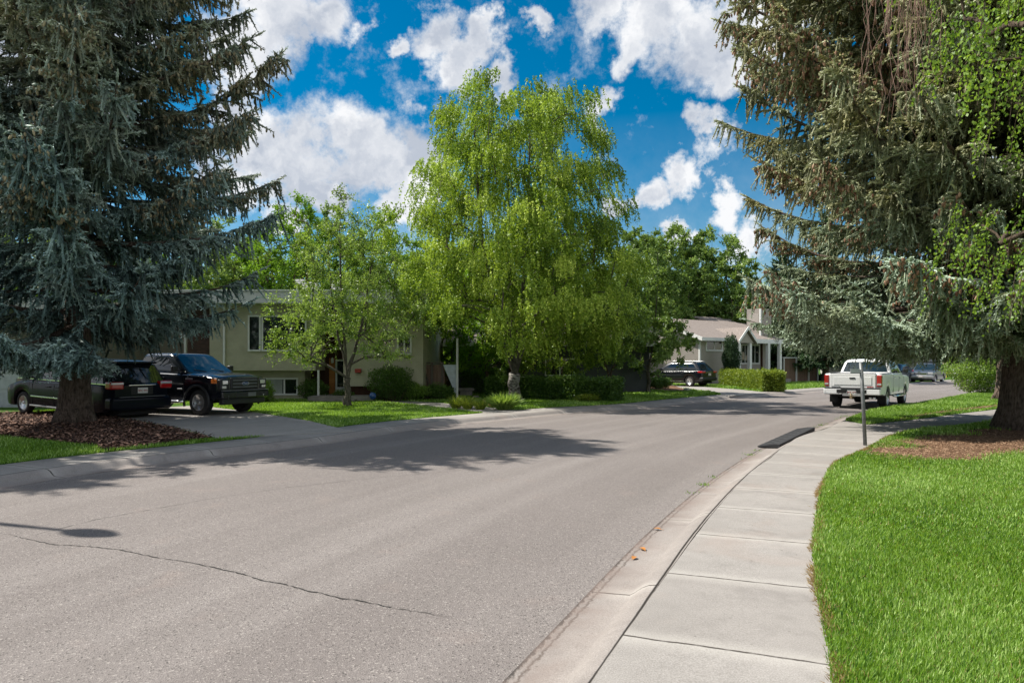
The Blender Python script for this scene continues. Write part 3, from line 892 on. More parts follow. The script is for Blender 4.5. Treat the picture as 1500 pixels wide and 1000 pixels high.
            for q in range(0, nt, max(1,int(1/twigs)) if twigs else 10**9):
                bb.tube([tuple(c), tuple(c+td[q]*tl[q]*.9)], [.006,.003], 3, cap=False)
        Sd = unit(np.cross(D, rg.normal(0,1,P.shape)))
        m = len(P)
        Q.append(leaves(P, D, Sd, lsz[0]*rg.uniform(.7,1.25,m), lsz[1]*rg.uniform(.75,1.2,m)))
        RR.append(col+base_c+rg.normal(0,.13,m))
    tb.build('trunk', bark_m, root); bb.build('branches', branch_m or bark_m, root)
    np_mesh('crown', np.concatenate(Q), 4, leaf, root, np.concatenate(RR))
    print(name, 'leaves', sum(len(r) for r in RR))
    return root

def leafy_mass(name, label, cat, loc, pts, leaf, lsz, seed, parent=None, stem=True, group=None, rz=0, col=.5, upward=.3):
    """shrub or hedge: leaves at local points (N,3)"""
    rg = np.random.default_rng(seed)
    root = empty(name, loc, rz, label, cat, group)
    n = len(pts)
    D = unit(rg.normal(0,1,(n,3))+np.array([0,0,upward])); Sd = unit(np.cross(D, rg.normal(0,1,(n,3))))
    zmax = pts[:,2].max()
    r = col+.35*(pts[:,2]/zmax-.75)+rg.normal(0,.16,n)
    if name == 'hedge': stem = False
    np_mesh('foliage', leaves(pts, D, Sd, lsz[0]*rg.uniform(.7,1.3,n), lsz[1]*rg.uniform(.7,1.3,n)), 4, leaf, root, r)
    if stem:
        b = MB(); m = min(n, 26)
        for i in rg.choice(n, m, replace=False):
            q = pts[i]; b.tube([(q[0]*.5 if stem == 'round' else q[0], q[1]*.4, 0),(q[0]*.8 if stem=='round' else q[0], q[1]*.7, q[2]*.5), tuple(q*.97)], [.014,.01,.005], 4, cap=False)
        b.build('stems', 'bark_brown', root)
    return root
def blob_pts(n, rx, ry, h, seed, shell=.3, z0=.08):
    rg = np.random.default_rng(seed)
    d = unit(rg.normal(0,1,(n,3))); q = rg.uniform(0,1,(n,1))**shell
    lump = 1+.16*np.sin(d[:,:1]*7+seed)*np.cos(d[:,1:2]*6+seed*2)+.1*np.sin(d[:,2:]*9+seed)
    p = d*q*lump*np.array([rx,ry,h*.5]); p[:,2] += h*.5
    return p[p[:,2] > z0]
def box_pts(n, lx, ly, h, seed, shell=.35, jit=.05):
    rg = np.random.default_rng(seed)
    p = rg.uniform(-1,1,(n,3)); m = np.abs(p).max(1, keepdims=True); ax = np.array([lx,ly,h*2])
    depth = rg.uniform(0,1,n)*shell
    half_ = np.array([lx/2, ly/2, h/2])
    # push towards the faces: choose a face by area
    areas = np.array([ly*h, ly*h, lx*h, lx*h, lx*ly]); areas = areas/areas.sum()
    fc = rg.choice(5, n, p=areas)
    q = np.stack([rg.uniform(-1,1,n)*lx/2, rg.uniform(-1,1,n)*ly/2, rg.uniform(.02,1,n)*h], 1)
    q[fc==0,0] = -lx/2+depth[fc==0]; q[fc==1,0] = lx/2-depth[fc==1]
    q[fc==2,1] = -ly/2+depth[fc==2]; q[fc==3,1] = ly/2-depth[fc==3]; q[fc==4,2] = h-depth[fc==4]*.8
    w = .10*np.sin(q[:,0]*2.3+seed)+.08*np.sin(q[:,0]*6.1)+.06*np.cos(q[:,1]*5)+.06*np.sin(q[:,0]*11+q[:,2]*7)
    q[:,2] *= (1+w*.6); q[:,1] *= (1+w)
    q = q+rg.normal(0,jit,(n,3))*np.array([1,1,1.2]); return q[q[:,2]>0]
# ------------------------------------------------------------------ materials of made things
def paint(name, col, rough=.25, metal=0.0, sp_=.4, ct=.55):
    s = N(name); s.pbr(col, rough, metal, sp_, coat=ct); return s.m
paint('paint_black', (.006,.007,.011)); paint('paint_navy', (.005,.007,.012), .22, 0, .12, .12); paint('paint_white', (.82,.82,.82), .35)
paint('paint_steel', (.10,.12,.15), .3, .4); paint('paint_darkblue', (.01,.025,.05))
s = N('car_glass'); s.pbr((.010,.014,.017), .03, 0, .8)
s = N('car_glass_blue'); s.pbr((.012,.024,.032), .03, 0, .8)
s = N('window_glass'); s.pbr((.012,.018,.016), .04, 0, .9)
simple('rubber', (.018,.017,.017), .85); simple('black_plastic', (.015,.015,.016), .55); simple('grey_plastic', (.12,.125,.13), .5)
s = N('chrome'); s.pbr((.75,.75,.76), .12, 1.0)
s = N('alloy'); s.pbr((.52,.52,.53), .3, .85)
s = N('tail_red'); s.pbr((.42,.008,.010), .12, 0, .6, coat=1.0)
s = N('lamp_clear'); s.pbr((.55,.55,.55), .08, .3, .8, coat=1.0)
s = N('lamp_amber'); s.pbr((.65,.16,.02), .15, 0, .6, coat=1.0)
simple('plate_white', (.62,.62,.60), .4); simple('plate_ink', (.35,.05,.06), .5); simple('badge_blue', (.015,.05,.16), .25)
simple('silver', (.5,.5,.51), .3, .7); simple('under_dark', (.01,.01,.01), .9)
simple('brass_hitch', (.35,.25,.14), .4, .6)

def interp(l, x):
    return float(np.interp(x, [a for a, b in l], [b for a, b in l]))

def make_car(name, label, cat, sp, group=None):
    """body lofted over lengthwise stations (x forward), with real wheel openings, a cabin and glass set on it"""
    root = empty(name, (0,0,0), 0, label, cat, group)
    W2 = sp['W']/2; xa = (sp['wb']/2, -sp['wb']/2); xf = sp['wb']/2+sp['fo']; xr = -sp['wb']/2-sp['ro']
    Rw = sp['R']; Ra = Rw+sp.get('gap', .07)
    xs = set([xf, xf-.03, xf-.08, xf-.16, xf-.3, xr, xr+.03, xr+.08, xr+.16, xr+.3])
    for i in range(40): xs.add(xr+(xf-xr)*i/39)
    for a in xa:
        xs = {x for x in xs if not (a-Ra-.02 < x < a+Ra+.02)}
        for k in range(19): xs.add(a+Ra*math.cos(PI*k/18))
        xs.add(a-Ra-.004); xs.add(a+Ra+.004)
    bed = sp.get('bed')
    if bed:
        xs = {x for x in xs if all(abs(x-b) > .012 for b in bed)}
        for b in bed: xs.add(b-.003); xs.add(b+.003)
    xs = sorted(xs); V = []; K = None
    def lower(x):
        z = interp(sp['sill'], x)
        for a in xa:
            if abs(x-a) <= Ra+.001: z = max(z, Rw+math.sqrt(max(0, Ra*Ra-(x-a)**2)))
        return z
    for x in xs:
        zl = lower(x); zs = interp(sp['shoulder'], x); cr = sp.get('crown', .04)
        de = min(xf-x, x-xr); k = max(0, 1-de/.45)
        w = W2*(1-sp.get('round', .10)*k**2.2)
        if de < .08: zs -= .05*(1-de/.08)**1.5; zl += .05*(1-de/.08)
        h = max(zs-zl, .05)
        inb = bed and bed[0] < x < bed[1]
        if inb: top = [(W2*.985, zs-.02), (W2*.955, zs), (W2*.86, zs), (W2*.84, zs-.5), (0, zs-.5)]
        else: top = [(w*.985, zs-.035), (w*.945, zs), (w*.72, zs+cr*.6), (w*.4, zs+cr*.9), (0, zs+cr)]
        ring = [(w*.72, zl+.0), (w*.965, zl), (w*.99, zl+h*.18), (w*1.0, zl+h*.42), (w*1.0, zl+h*.68), (w*.995, zl+h*.84)]+top
        K = len(ring)
        full = [(x, -y, z) for y, z in ring]+[(x, y, z) for y, z in ring[-2::-1]]
        V += full
    n = 2*K-1; F = []
    for i in range(len(xs)-1):
        for j in range(n-1): F.append((i*n+j, i*n+j+1, (i+1)*n+j+1, (i+1)*n+j))
    F.append(tuple(range(n))); F.append(tuple((len(xs)-1)*n+j for j in range(n-1,-1,-1)))
    b = MB(); b.add(V, F, 0, True)
    body = b.build('body', sp['paint'], root)
    for p_ in body.data.polygons[-2:]: p_.use_smooth = False
    bm = body.modifiers.new('es', 'EDGE_SPLIT'); bm.split_angle = R(38)
    u_ = MB(); zb = interp(sp['sill'], 0)
    u_.box(xr+.25, xf-.25, -W2*.70, W2*.70, zb+.02, interp(sp['shoulder'], 0)-.55 if bed else interp(sp['shoulder'], 0)-.1)
    u_.box(xr+.15, xf-.15, -W2*.60, W2*.60, zb-.06, zb+.03)
    for a in xa: u_.tube([(a,-W2*.8,Rw),(a,W2*.8,Rw)], .06, 8)
    u_.build('underbody', 'under_dark', root)
    # cabin
    c = sp['cabin']; zb_, zt = c['z']; xb = c['base']; xt = c['roof']; wb_ = c.get('wb', .93)*W2; wt = c.get('wt', .76)*W2
    def lim(v):
        e = v**.9
        return (xb[0]+(xt[0]-xb[0])*e, xb[1]+(xt[1]-xb[1])*e, wb_+(wt-wb_)*v**1.3, zb_+(zt-zb_)*v)
    def outline(v, inset=0.0, m=8):
        x0, x1, w, z = lim(min(v, 1)); x0 += inset; x1 -= inset; w -= inset; pts = []; r = .13
        bow = .09
        fx = lambda y: x1+bow*(1-(y/w)**2)-bow*.4
        for i in range(m+1):
            y = -w+r+(2*w-2*r)*i/m; pts.append((fx(y), y, z))
        pts.append((x1-.06, w-.03, z))
        for i in range(m+1): pts.append((x1-r-(x1-x0-2*r)*i/m, w, z))
        pts.append((x0+.05, w-.03, z))
        for i in range(m+1): pts.append((x0-.03*(1-((w-r-(2*w-2*r)*i/m)/w)**2), w-r-(2*w-2*r)*i/m, z))
        pts.append((x0+.05, -w+.03, z))
        for i in range(m+1): pts.append((x0+r+(x1-x0-2*r)*i/m, -w, z))
        pts.append((x1-.06, -w+.03, z))
        return pts
    lv = [(-.25,0,0),(0,0,0),(.3,0,0),(.6,0,0),(.88,0,0),(.97,.012,0),(1,.05,.012),(1,.16,.032),(1,.34,.046)]
    rows = []
    for v, ins, dz in lv:
        o_ = outline(max(v,0), ins)
        if v < 0: o_ = [(x, y, z-.2) for x, y, z in o_]
        rows.append([(x, y, z+dz) for x, y, z in o_])
    m = len(rows[0]); V = [p for r_ in rows for p in r_]
    F = [(i*m+j, i*m+(j+1)%m, (i+1)*m+(j+1)%m, (i+1)*m+j) for i in range(len(rows)-1) for j in range(m)]
    F.append(tuple((len(rows)-1)*m+j for j in range(m)))
    cb = MB(); cb.add(V, F, 0, True); cab = cb.build('cabin', sp.get('cab_paint', sp['paint']), root)
    cab.modifiers.new('es', 'EDGE_SPLIT').split_angle = R(32)
    gm = sp.get('glass', 'car_glass')
    def side_pt(sgn, x, v, off=.008):
        x0, x1, w, z = lim(v); return (x, sgn*(w+off), z)
    def panel(fn, nu, nv, nm, mat, par=root):
        P = [fn(i/nu, j/nv) for i in range(nu+1) for j in range(nv+1)]
        Fp = [(i*(nv+1)+j, (i+1)*(nv+1)+j, (i+1)*(nv+1)+j+1, i*(nv+1)+j+1) for i in range(nu) for j in range(nv)]
        q = MB(); q.add(P, Fp, 0, True); return q.build(nm, mat, par)
    for sgn in (1,-1):
        for (u0, u1) in c['side']:
            def fn(u, v, u0=u0, u1=u1):
                vv = .08+v*.78; x0, x1, w, z = lim(vv)
                uu = u0+(u1-u0)*u; lo, hi = x0+.10, x1-.12
                return side_pt(sgn, lo+(hi-lo)*uu, vv)
            panel(fn, 8, 4, 'side_window', gm)
    def wind(u, v):
        vv = .05+v*.84; x0, x1, w, z = lim(vv); y = (-1+2*u)*(w-.10)
        return (x1+.09*(1-(y/w)**2)-.036+.010, y, z+.002)
    panel(wind, 10, 4, 'windscreen', sp.get('wglass', gm))
    def rearw(u, v):
        vv = c.get('rear_v', .15)+v*(.86-c.get('rear_v', .15)); x0, x1, w, z = lim(vv); y = (-1+2*u)*(w-.12)
        return (x0-.03*(1-(y/w)**2)-.010, y, z)
    panel(rearw, 8, 3, 'rear_window', gm)
    # chrome or black belt line
    if sp.get('belt'):
        for sgn in (1,-1):
            x0, x1, w, z = lim(.04)
            q = MB(); q.box(x0+.1, x1-.1, min(sgn*(w-.01), sgn*(w+.014)), max(sgn*(w-.01), sgn*(w+.014)), z-.005, z+.022); q.build('belt_trim', sp['belt'], root)
    # wheels
    for a in xa:
        for sgn in (1,-1):
            yo = W2-.02 if sp.get('wide') else W2-.04
            tw = sp.get('tw', .24)
            t = MB(); r = Rw
            t.lathe([(r*.60,-tw/2+.05),(r*.64,-tw/2+.01),(r*.80,-tw/2),(r*.94,-tw/2+.015),(r*.99,-tw/2+.045),(r,0),(r*.99,tw/2-.045),(r*.94,tw/2-.015),(r*.80,tw/2),(r*.64,tw/2-.01),(r*.60,tw/2-.05)], 32, 'y', (0,0,0))
            wh = t.build('wheel', 'rubber', root); wh.location = (a, sgn*(yo-tw/2), Rw)
            rm = MB(); yy = sgn*(tw/2-.012); rr = r*.64
            rm.lathe([(rr, yy-sgn*.012),(rr, yy),(rr*.92, yy-sgn*.006),(rr*.90, yy-sgn*.06)], 32, 'y')
            ns = sp.get('spokes', 6)
            for k in range(ns):
                th = 2*PI*k/ns+.2
                e = Vector((math.cos(th),0,math.sin(th))); f = Vector((-math.sin(th),0,math.cos(th)))
                w0, w1 = rr*.16, rr*sp.get('spoke_w', .17)
                p = [e*rr*.12-f*w0+Vector((0,yy-sgn*.02,0)), e*rr*.12+f*w0+Vector((0,yy-sgn*.02,0)), e*rr*.93+f*w1+Vector((0,yy-sgn*.008,0)), e*rr*.93-f*w1+Vector((0,yy-sgn*.008,0))]
                rm.add(p+[q-Vector((0,sgn*.04,0)) for q in p], [(0,1,2,3),(4,7,6,5),(0,4,5,1),(1,5,6,2),(2,6,7,3),(3,7,4,0)])
            rm.lathe([(rr*.22, yy-sgn*.04),(rr*.22, yy-sgn*.008),(rr*.15, yy),(0.001, yy+sgn*.002)], 16, 'y')
            ri = rm.build('rim', sp.get('rim', 'alloy'), wh)
            dk = MB(); dk.lathe([(rr*.9, yy-sgn*.07),(rr*.9, yy-sgn*.06)], 24, 'y'); dk.build('brake_disc', 'under_dark', wh)
            # fender flare following the opening
            if sp.get('flare'):
                pts = [(a+(Ra+.035)*math.cos(th), sgn*(W2+.012), Rw+(Ra+.035)*math.sin(th)) for th in np.linspace(-.25, PI+.25, 20)]
                q = MB(); q.tube(pts, .038, 6); q.build('fender_flare', sp['flare'], root)
    root['_x'] = 0; del root['_x']
    # door lines and handles
    for sgn in (1,-1):
        for dx in sp.get('doors', []):
            zl = interp(sp['sill'], dx)+.04; zs = interp(sp['shoulder'], dx)-.03
            q = MB(); pts = [(dx, sgn*(W2*1.0+.001), zl+.05+(zs-zl-.05)*t) for t in (0,.4,.75,1)]
            q.box(dx-.006, dx+.006, min(sgn*W2*.97, sgn*(W2+.002)), max(sgn*W2*.97, sgn*(W2+.002)), zl+.05, zs-.06); q.build('door_gap', 'under_dark', root)
        for hx in sp.get('handles', []):
            zs = interp(sp['shoulder'], hx)-.15
            q = MB(); q.box(hx-.10, hx+.10, min(sgn*(W2-.01), sgn*(W2+.035)), max(sgn*(W2-.01), sgn*(W2+.035)), zs-.018, zs+.018); q.build('door_handle', sp.get('handle_mat', sp['paint']), root, .012)
        mx = sp.get('mirror')
        if mx:
            q = MB(); y0, y1 = sgn*(W2*.93), sgn*(W2+.20)
            q.box(mx-.07, mx+.07, min(sgn*(W2+.02), y1), max(sgn*(W2+.02), y1), zb_+.03, zb_+.22)
            q.build('mirror', sp.get('mirror_mat', sp['paint']), root, .035, 3)
            q = MB(); q.box(mx-.02, mx+.04, min(y0, sgn*(W2+.05)), max(y0, sgn*(W2+.05)), zb_+.05, zb_+.10); q.build('mirror_arm', 'black_plastic', root)
    root_dims = (xf, xr, W2)
    return root, root_dims, lim

def place(o, P, wheel, heading, dims, yo=None, pitch=0.0):
    """put a vehicle down so that one wheel (front/rear, left/right) stands on P"""
    h = R(heading); f = Vector((math.cos(h), math.sin(h))); l = Vector((-f.y, f.x))
    dx, dy = wheel; q = Vector((P[0], P[1]))-f*dx-l*dy
    if pitch == 0: o.scale = (.98, .98, .965)
    o.location = (q.x, q.y, P[2]); o.rotation_euler = (0, -R(pitch), h)

def bx(root, nm, mat, x0, x1, y0, y1, z0, z1, bev=0.0):
    if x0 > x1: x0, x1 = x1, x0
    if y0 > y1: y0, y1 = y1, y0
    return MB().box(x0,x1,y0,y1,z0,z1).build(nm, mat, root, bev, 3)
def text_mesh(nm, txt, size, mat, parent, loc, rot, ext=.004, bold=False):
    cu = bpy.data.curves.new(nm, 'FONT'); cu.body = txt; cu.size = size; cu.extrude = ext; cu.align_x = 'CENTER'; cu.align_y = 'CENTER'
    to = bpy.data.objects.new(nm, cu); COL.objects.link(to)
    dg = bpy.context.evaluated_depsgraph_get(); me = bpy.data.meshes.new_from_object(to.evaluated_get(dg)); me.name = nm
    bpy.data.objects.remove(to); me.materials.clear(); me.materials.append(MATS[mat])
    o = bpy.data.objects.new(nm, me); COL.objects.link(o); o.parent = parent; o.location = loc; o.rotation_euler = rot
    return o
def plate(root, x, z, facing, txt, y=0):
    pl = bx(root, 'licence_plate', 'plate_white', x-.008, x+.008, y-.155, y+.155, z-.078, z+.078)
    text_mesh('plate_text', txt, .085, 'plate_ink', pl, (x+facing*.010, y, z-.005), (R(90), 0, R(90) if facing > 0 else R(-90)), .002)

# ---- black crew-cab pickup, left driveway
spF = dict(W=2.01, wb=3.68, fo=.93, ro=1.25, R=.405, gap=.09, tw=.275, paint='paint_black', cab_paint='paint_black', spokes=6, spoke_w=.2, flare='black_plastic',
  sill=[(-3.2,.62),(-2.5,.50),(2.5,.48),(2.77,.60)], shoulder=[(-3.1,1.36),(-1.0,1.36),(.3,1.33),(1.2,1.30),(2.2,1.24),(2.65,1.18),(2.77,1.10)],
  crown=.07, round=.10, bed=(-3.02,-1.12), wglass='car_glass_blue', belt='chrome',
  cabin=dict(z=(1.33,1.93), base=(-1.02,1.42), roof=(-.82,.55), wb=.93, wt=.76, side=[(.02,.36),(.40,.84)]),
  doors=[.22,1.28,-.98], handles=[.35,-.75], mirror=1.0, mirror_mat='black_plastic')
o, dims, lim_ = make_car('pickup_truck', 'black crew cab pickup with dark grille and chrome side step on the left driveway', 'pickup truck', spF)
xf, xr, W2 = dims
bx(o, 'grille', 'black_plastic', xf-.04, xf+.035, -.56, .56, .80, 1.18, .04)
for z in (.885, .99, 1.095): bx(o, 'grille_bar', 'grey_plastic', xf+.03, xf+.052, -.50, .50, z-.018, z+.018, .01)
em = MB(); em.lathe([(.135,0),(.135,.012),(.12,.018)], 28, 'x'); e_ = em.build('emblem', 'badge_blue', o); e_.location = (xf+.052, 0, .99); e_.scale = (1,1,.42)
rg_ = MB(); rg_.lathe([(.150,-.002),(.150,.008),(.138,.008)], 28, 'x'); r_ = rg_.build('emblem_ring', 'silver', e_)
text_mesh('emblem_text', 'Ford', .11, 'silver', e_, (.020, 0, 0), (R(90), 0, R(90)), .003).scale = (1,2.0,1)
for sg in (1,-1):
    hl = bx(o, 'headlight', 'black_plastic', xf-.16, xf+.01, sg*.60, sg*.955, .80, 1.14, .05)
    bx(hl, 'headlight_lens', 'lamp_clear', xf-.02, xf+.018, sg*.66, sg*.88, .97, 1.10, .03); bx(hl, 'headlight_lens', 'lamp_clear', xf-.02, xf+.018, sg*.72, sg*.90, .84, .93, .02)
    bx(hl, 'turn_signal', 'lamp_amber', xf-.34, xf-.12, sg*.965, sg*1.0, 1.0, 1.14, .02)
    fg = MB(); fg.lathe([(.065,0),(.065,.02),(.03,.03)], 16, 'x'); q = fg.build('fog_light', 'lamp_clear', o); q.location = (xf+.07, sg*.72, .60)
    st = MB(); st.tube([(-.85,sg*1.02,.44),(-.6,sg*1.08,.42),(1.1,sg*1.08,.42),(1.3,sg*1.02,.44)], .048, 10); st.build('side_step', 'chrome', o)
    bx(o, 'fender_badge', 'silver', 1.36, 1.66, sg*1.005, sg*1.012, 1.12, 1.17, .004)
    bx(o, 'door_badge', 'silver', 1.0, 1.22, sg*1.006, sg*1.014, .80, .84, .004)
bx(o, 'front_bumper', 'paint_black', xf-.18, xf+.10, -.97, .97, .52, .76, .05)
bx(o, 'bumper_inset', 'black_plastic', xf+.06, xf+.108, -.42, .42, .56, .70, .02)
bx(o, 'air_dam', 'black_plastic', xf-.16, xf+.02, -.88, .88, .34, .53, .04)
bx(o, 'front_plate_holder', 'grey_plastic', xf+.108, xf+.118, .05, .37, .58, .70)
bx(o, 'bumper_trim', 'grey_plastic', xf+.02, xf+.106, -.95, .95, .765, .79, .008)
for sg in (1,-1):
    wz = MB(); wz.tube([(1.42,sg*.35+.1,1.36),(1.30,sg*.35-.30,1.44)], .011, 5); wz.build('wiper', 'black_plastic', o)
place(o, at(294,608,LZ+.006), (spF['wb']/2,-.87), -24, dims)

# ---- dark minivan, left driveway, seen from behind
spV = dict(W=1.96, wb=3.0, fo=1.0, ro=1.15, R=.335, gap=.055, tw=.22, paint='paint_navy', spokes=7, spoke_w=.13,
  sill=[(-2.7,.34),(-2.0,.26),(2.1,.24),(2.5,.30)], shoulder=[(-2.65,1.06),(-1,1.05),(1.2,1.02),(1.7,.98),(2.3,.82),(2.5,.70)],
  crown=.05, round=.16, glass='car_glass', belt='chrome',
  cabin=dict(z=(1.04,1.70), base=(-2.56,1.95), roof=(-2.18,.62), wb=.95, wt=.74, side=[(.03,.27),(.30,.56),(.59,.84)], rear_v=.10),
  doors=[.95,-.12,-1.2], handles=[.15,-.30], mirror=1.05)
o, dims, _ = make_car('minivan', 'dark navy minivan seen from behind with red tail lights beside the pickup', 'minivan', spV)
xf, xr, W2 = dims
for sg in (1,-1):
    tl = bx(o, 'tail_light', 'tail_red', xr-.03, xr+.24, sg*.56, sg*.965, .94, 1.16, .05)
    bx(tl, 'reverse_light', 'lamp_clear', xr-.038, xr+.22, sg*.58, sg*.95, 1.07, 1.14, .02)
    bx(o, 'side_moulding', 'chrome', -1.0, 1.0, sg*.985, sg*1.0, .55, .585, .005)
    bx(o, 'sill_trim', 'silver', -1.05, 1.05, sg*.97, sg*.995, .27, .31, .005)
    bx(o, 'bumper_reflector', 'tail_red', xr-.055, xr-.035, sg*.62, sg*.86, .44, .49, .008)
bx(o, 'rear_bumper', 'paint_navy', xr-.07, xr+.3, -.95, .95, .34, .72, .09)
bx(o, 'bumper_step', 'grey_plastic', xr-.075, xr+.05, -.70, .70, .715, .735, .006)
bx(o, 'tailgate_trim', 'chrome', xr-.022, xr+.01, -.42, .42, 1.04, 1.065, .005)
bx(o, 'plate_recess', 'black_plastic', xr-.012, xr+.01, -.34, .34, .78, 1.02, .03)
plate(o, xr-.03, .90, -1, 'BFC 905')
bx(o, 'spoiler', 'paint_navy', -2.42, -2.1, -.62, .62, 1.66, 1.72, .02)
place(o, at(208,607,LZ+.006), (-spV['wb']/2,-.84), 154, dims, pitch=2.2)

# ---- black SUV, far driveway
spS = dict(W=1.92, wb=2.82, fo=.92, ro=1.02, R=.37, gap=.06, tw=.235, paint='paint_black', spokes=5, spoke_w=.16,
  sill=[(-2.5,.42),(-1.8,.32),(1.9,.30),(2.35,.36)], shoulder=[(-2.45,1.10),(-1,1.09),(1.0,1.05),(1.6,1.03),(2.15,.93),(2.35,.80)],
  crown=.05, round=.15, belt='silver',
  cabin=dict(z=(1.07,1.68), base=(-2.36,1.45), roof=(-1.75,.45), wb=.93, wt=.72, side=[(.05,.27),(.31,.57),(.60,.86)], rear_v=.12),
  doors=[.72,-.28,-1.2], handles=[-.02,-.9], mirror=.85)
o, dims, _ = make_car('suv', 'black SUV with roof rails parked on the far driveway beside the hedge', 'SUV', spS)
xf, xr, W2 = dims
for sg in (1,-1):
    tl = bx(o, 'tail_light', 'tail_red', xr-.02, xr+.36, sg*.50, sg*.955, .96, 1.09, .04)
    rr_ = MB(); rr_.tube([(-1.7,sg*.60,1.74),(-1.5,sg*.60,1.79),(.1,sg*.60,1.80),(.35,sg*.60,1.75)], .02, 6); rr_.build('roof_rail', 'silver', o)
    bx(o, 'sill_trim', 'chrome', -1.0, 1.0, sg*.955, sg*.975, .36, .39, .005)
    bx(o, 'bumper_reflector', 'tail_red', xr-.055, xr-.035, sg*.62, sg*.86, .50, .55, .008)
bx(o, 'rear_bumper', 'black_plastic', xr-.06, xr+.3, -.92, .92, .42, .66, .07)
bx(o, 'tailgate_trim', 'chrome', xr-.015, xr+.01, -.40, .40, .97, 1.0, .005)
plate(o, xr-.02, .86, -1, 'CGX 418')
place(o, at(1011,566,LZ+.006), (-spS['wb']/2,.83), 133, dims)

# ---- white pickup on the street
spG = dict(W=2.03, wb=3.65, fo=.98, ro=1.22, R=.40, gap=.085, tw=.27, paint='paint_white', spokes=6, spoke_w=.15, rim='alloy', glass='car_glass_blue',
  sill=[(-3.2,.66),(-2.5,.52),(2.5,.50),(2.8,.58)], shoulder=[(-3.1,1.36),(-1.0,1.36),(.3,1.32),(1.2,1.29),(2.2,1.24),(2.65,1.18),(2.8,1.08)],
  crown=.06, round=.05, bed=(-2.98,-1.15),
  cabin=dict(z=(1.33,1.90), base=(-1.05,1.40), roof=(-.80,.55), wb=.93, wt=.76, side=[(.02,.36),(.40,.84)]),
  doors=[.22,1.28,-.98], handles=[.35,-.75], mirror=1.0, mirror_mat='black_plastic', handle_mat='chrome')
o, dims, _ = make_car('pickup_truck', 'white crew cab pickup with closed tailgate and trailer hitch parked at the right kerb', 'pickup truck', spG)
xf, xr, W2 = dims
tg = bx(o, 'tailgate', 'paint_white', xr-.035, xr+.03, -.80, .80, .80, 1.36, .02)
bx(tg, 'tailgate_cap', 'grey_plastic', xr-.03, xr+.06, -.79, .79, 1.362, 1.395, .01)
bx(tg, 'tailgate_panel', 'paint_white', xr-.047, xr-.036, -.66, .66, .93, 1.24, .008)
hd = bx(tg, 'tailgate_handle', 'black_plastic', xr-.06, xr-.045, -.10, .10, 1.16, 1.22, .01)
bx(tg, 'badge_left', 'grey_plastic', xr-.042, xr-.034, .42, .74, .845, .875, .004).name = 'badge'
bx(tg, 'badge', 'tail_red', xr-.042, xr-.034, -.72, -.50, .845, .875, .004)
for sg in (1,-1):
    tl = bx(o, 'tail_light', 'tail_red', xr-.03, xr+.13, sg*.83, sg*1.0, .86, 1.31, .03)
    bx(tl, 'reverse_light', 'lamp_clear', xr-.036, xr+.10, sg*.85, sg*.985, .92, 1.0, .01)
    bx(o, 'bed_rail_cap', 'grey_plastic', -2.96, -1.16, sg*.87, sg*.97, 1.362, 1.385, .006)
    mf = bx(o, 'mud_flap', 'rubber', -2.33, -2.30, sg*.70, sg*.99, .22, .60)
    st = MB(); st.tube([(-.9,sg*1.0,.46),(-.7,sg*1.06,.44),(1.1,sg*1.06,.44),(1.3,sg*1.0,.46)], .04, 8); st.build('side_step', 'chrome', o)
bm_ = MB(); bm_.box(xr-.20, xr+.02, -.99, -.34, .56, .80); bm_.box(xr-.20, xr+.02, .34, .99, .56, .80); bm_.box(xr-.16, xr+.02, -.34, .34, .50, .72)
rb = bm_.build('rear_bumper', 'paint_white', o, .04, 3)
bx(rb, 'bumper_pad', 'black_plastic', xr-.205, xr+.0, -.97, .97, .795, .825, .01)
for y0, y1 in ((.18,.52),(-.52,-.18)): bx(rb, 'bumper_recess', 'under_dark', xr-.207, xr-.16, y0, y1, .62, .76, .01)
plate(o, xr-.175, .655, -1, 'BKR 277')
ht = MB(); ht.box(xr-.28, xr+.2, -.04, .04, .42, .50); ht.tube([(xr-.26,0,.48),(xr-.26,0,.56)], .02, 8); ht.lathe([(.001,-.03),(.028,-.015),(.035,0),(.028,.02),(.001,.03)], 12, 'z', (xr-.26,0,.585)); ht.build('trailer_hitch', 'brass_hitch', o)
ax = MB(); ax.lathe([(.05,-.5),(.08,-.2),(.17,-.12),(.17,.12),(.08,.2),(.05,.5)], 14, 'y', (-spG['wb']/2,0,.40)); ax.build('differential', 'under_dark', o)
for y in (-.62,-.74):
    ex = MB(); ex.lathe([(.045,xr-.10),(.045,xr+.15),(.03,xr+.15),(.03,xr-.09)], 14, 'x', (0,y,.43)); ex.build('exhaust_pipe', 'chrome', o)
place(o, at(1297,598,0.0), (-spG['wb']/2,-.88), 51, dims)

# ---- grey SUV coming the other way
spE = dict(spS); spE.update(paint='paint_steel', cab_paint='paint_steel', belt=None, glass='car_glass_blue', fo=.90, ro=1.05, round=.07,
  shoulder=[(-2.45,1.16),(-1,1.14),(1.0,1.10),(1.6,1.08),(2.15,1.02),(2.34,.94)],
  cabin=dict(z=(1.13,1.76), base=(-2.36,1.30), roof=(-2.15,.50), wb=.94, wt=.78, side=[(.03,.27),(.31,.57),(.60,.86)], rear_v=.12))
o, dims, _ = make_car('suv', 'steel blue SUV with a grey roof box facing the camera down the street', 'SUV', spE)
xf, xr, W2 = dims
bx(o, 'grille', 'chrome', xf-.05, xf+.03, -.45, .45, .74, .96, .03)
for z in (.80,.86,.92): bx(o, 'grille_bar', 'black_plastic', xf+.025, xf+.034, -.42, .42, z-.012, z+.012)
bx(o, 'front_bumper', 'silver', xf-.2, xf+.07, -.93, .93, .46, .72, .06)
bx(o, 'air_dam', 'black_plastic', xf-.15, xf+.03, -.8, .8, .32, .46, .03)
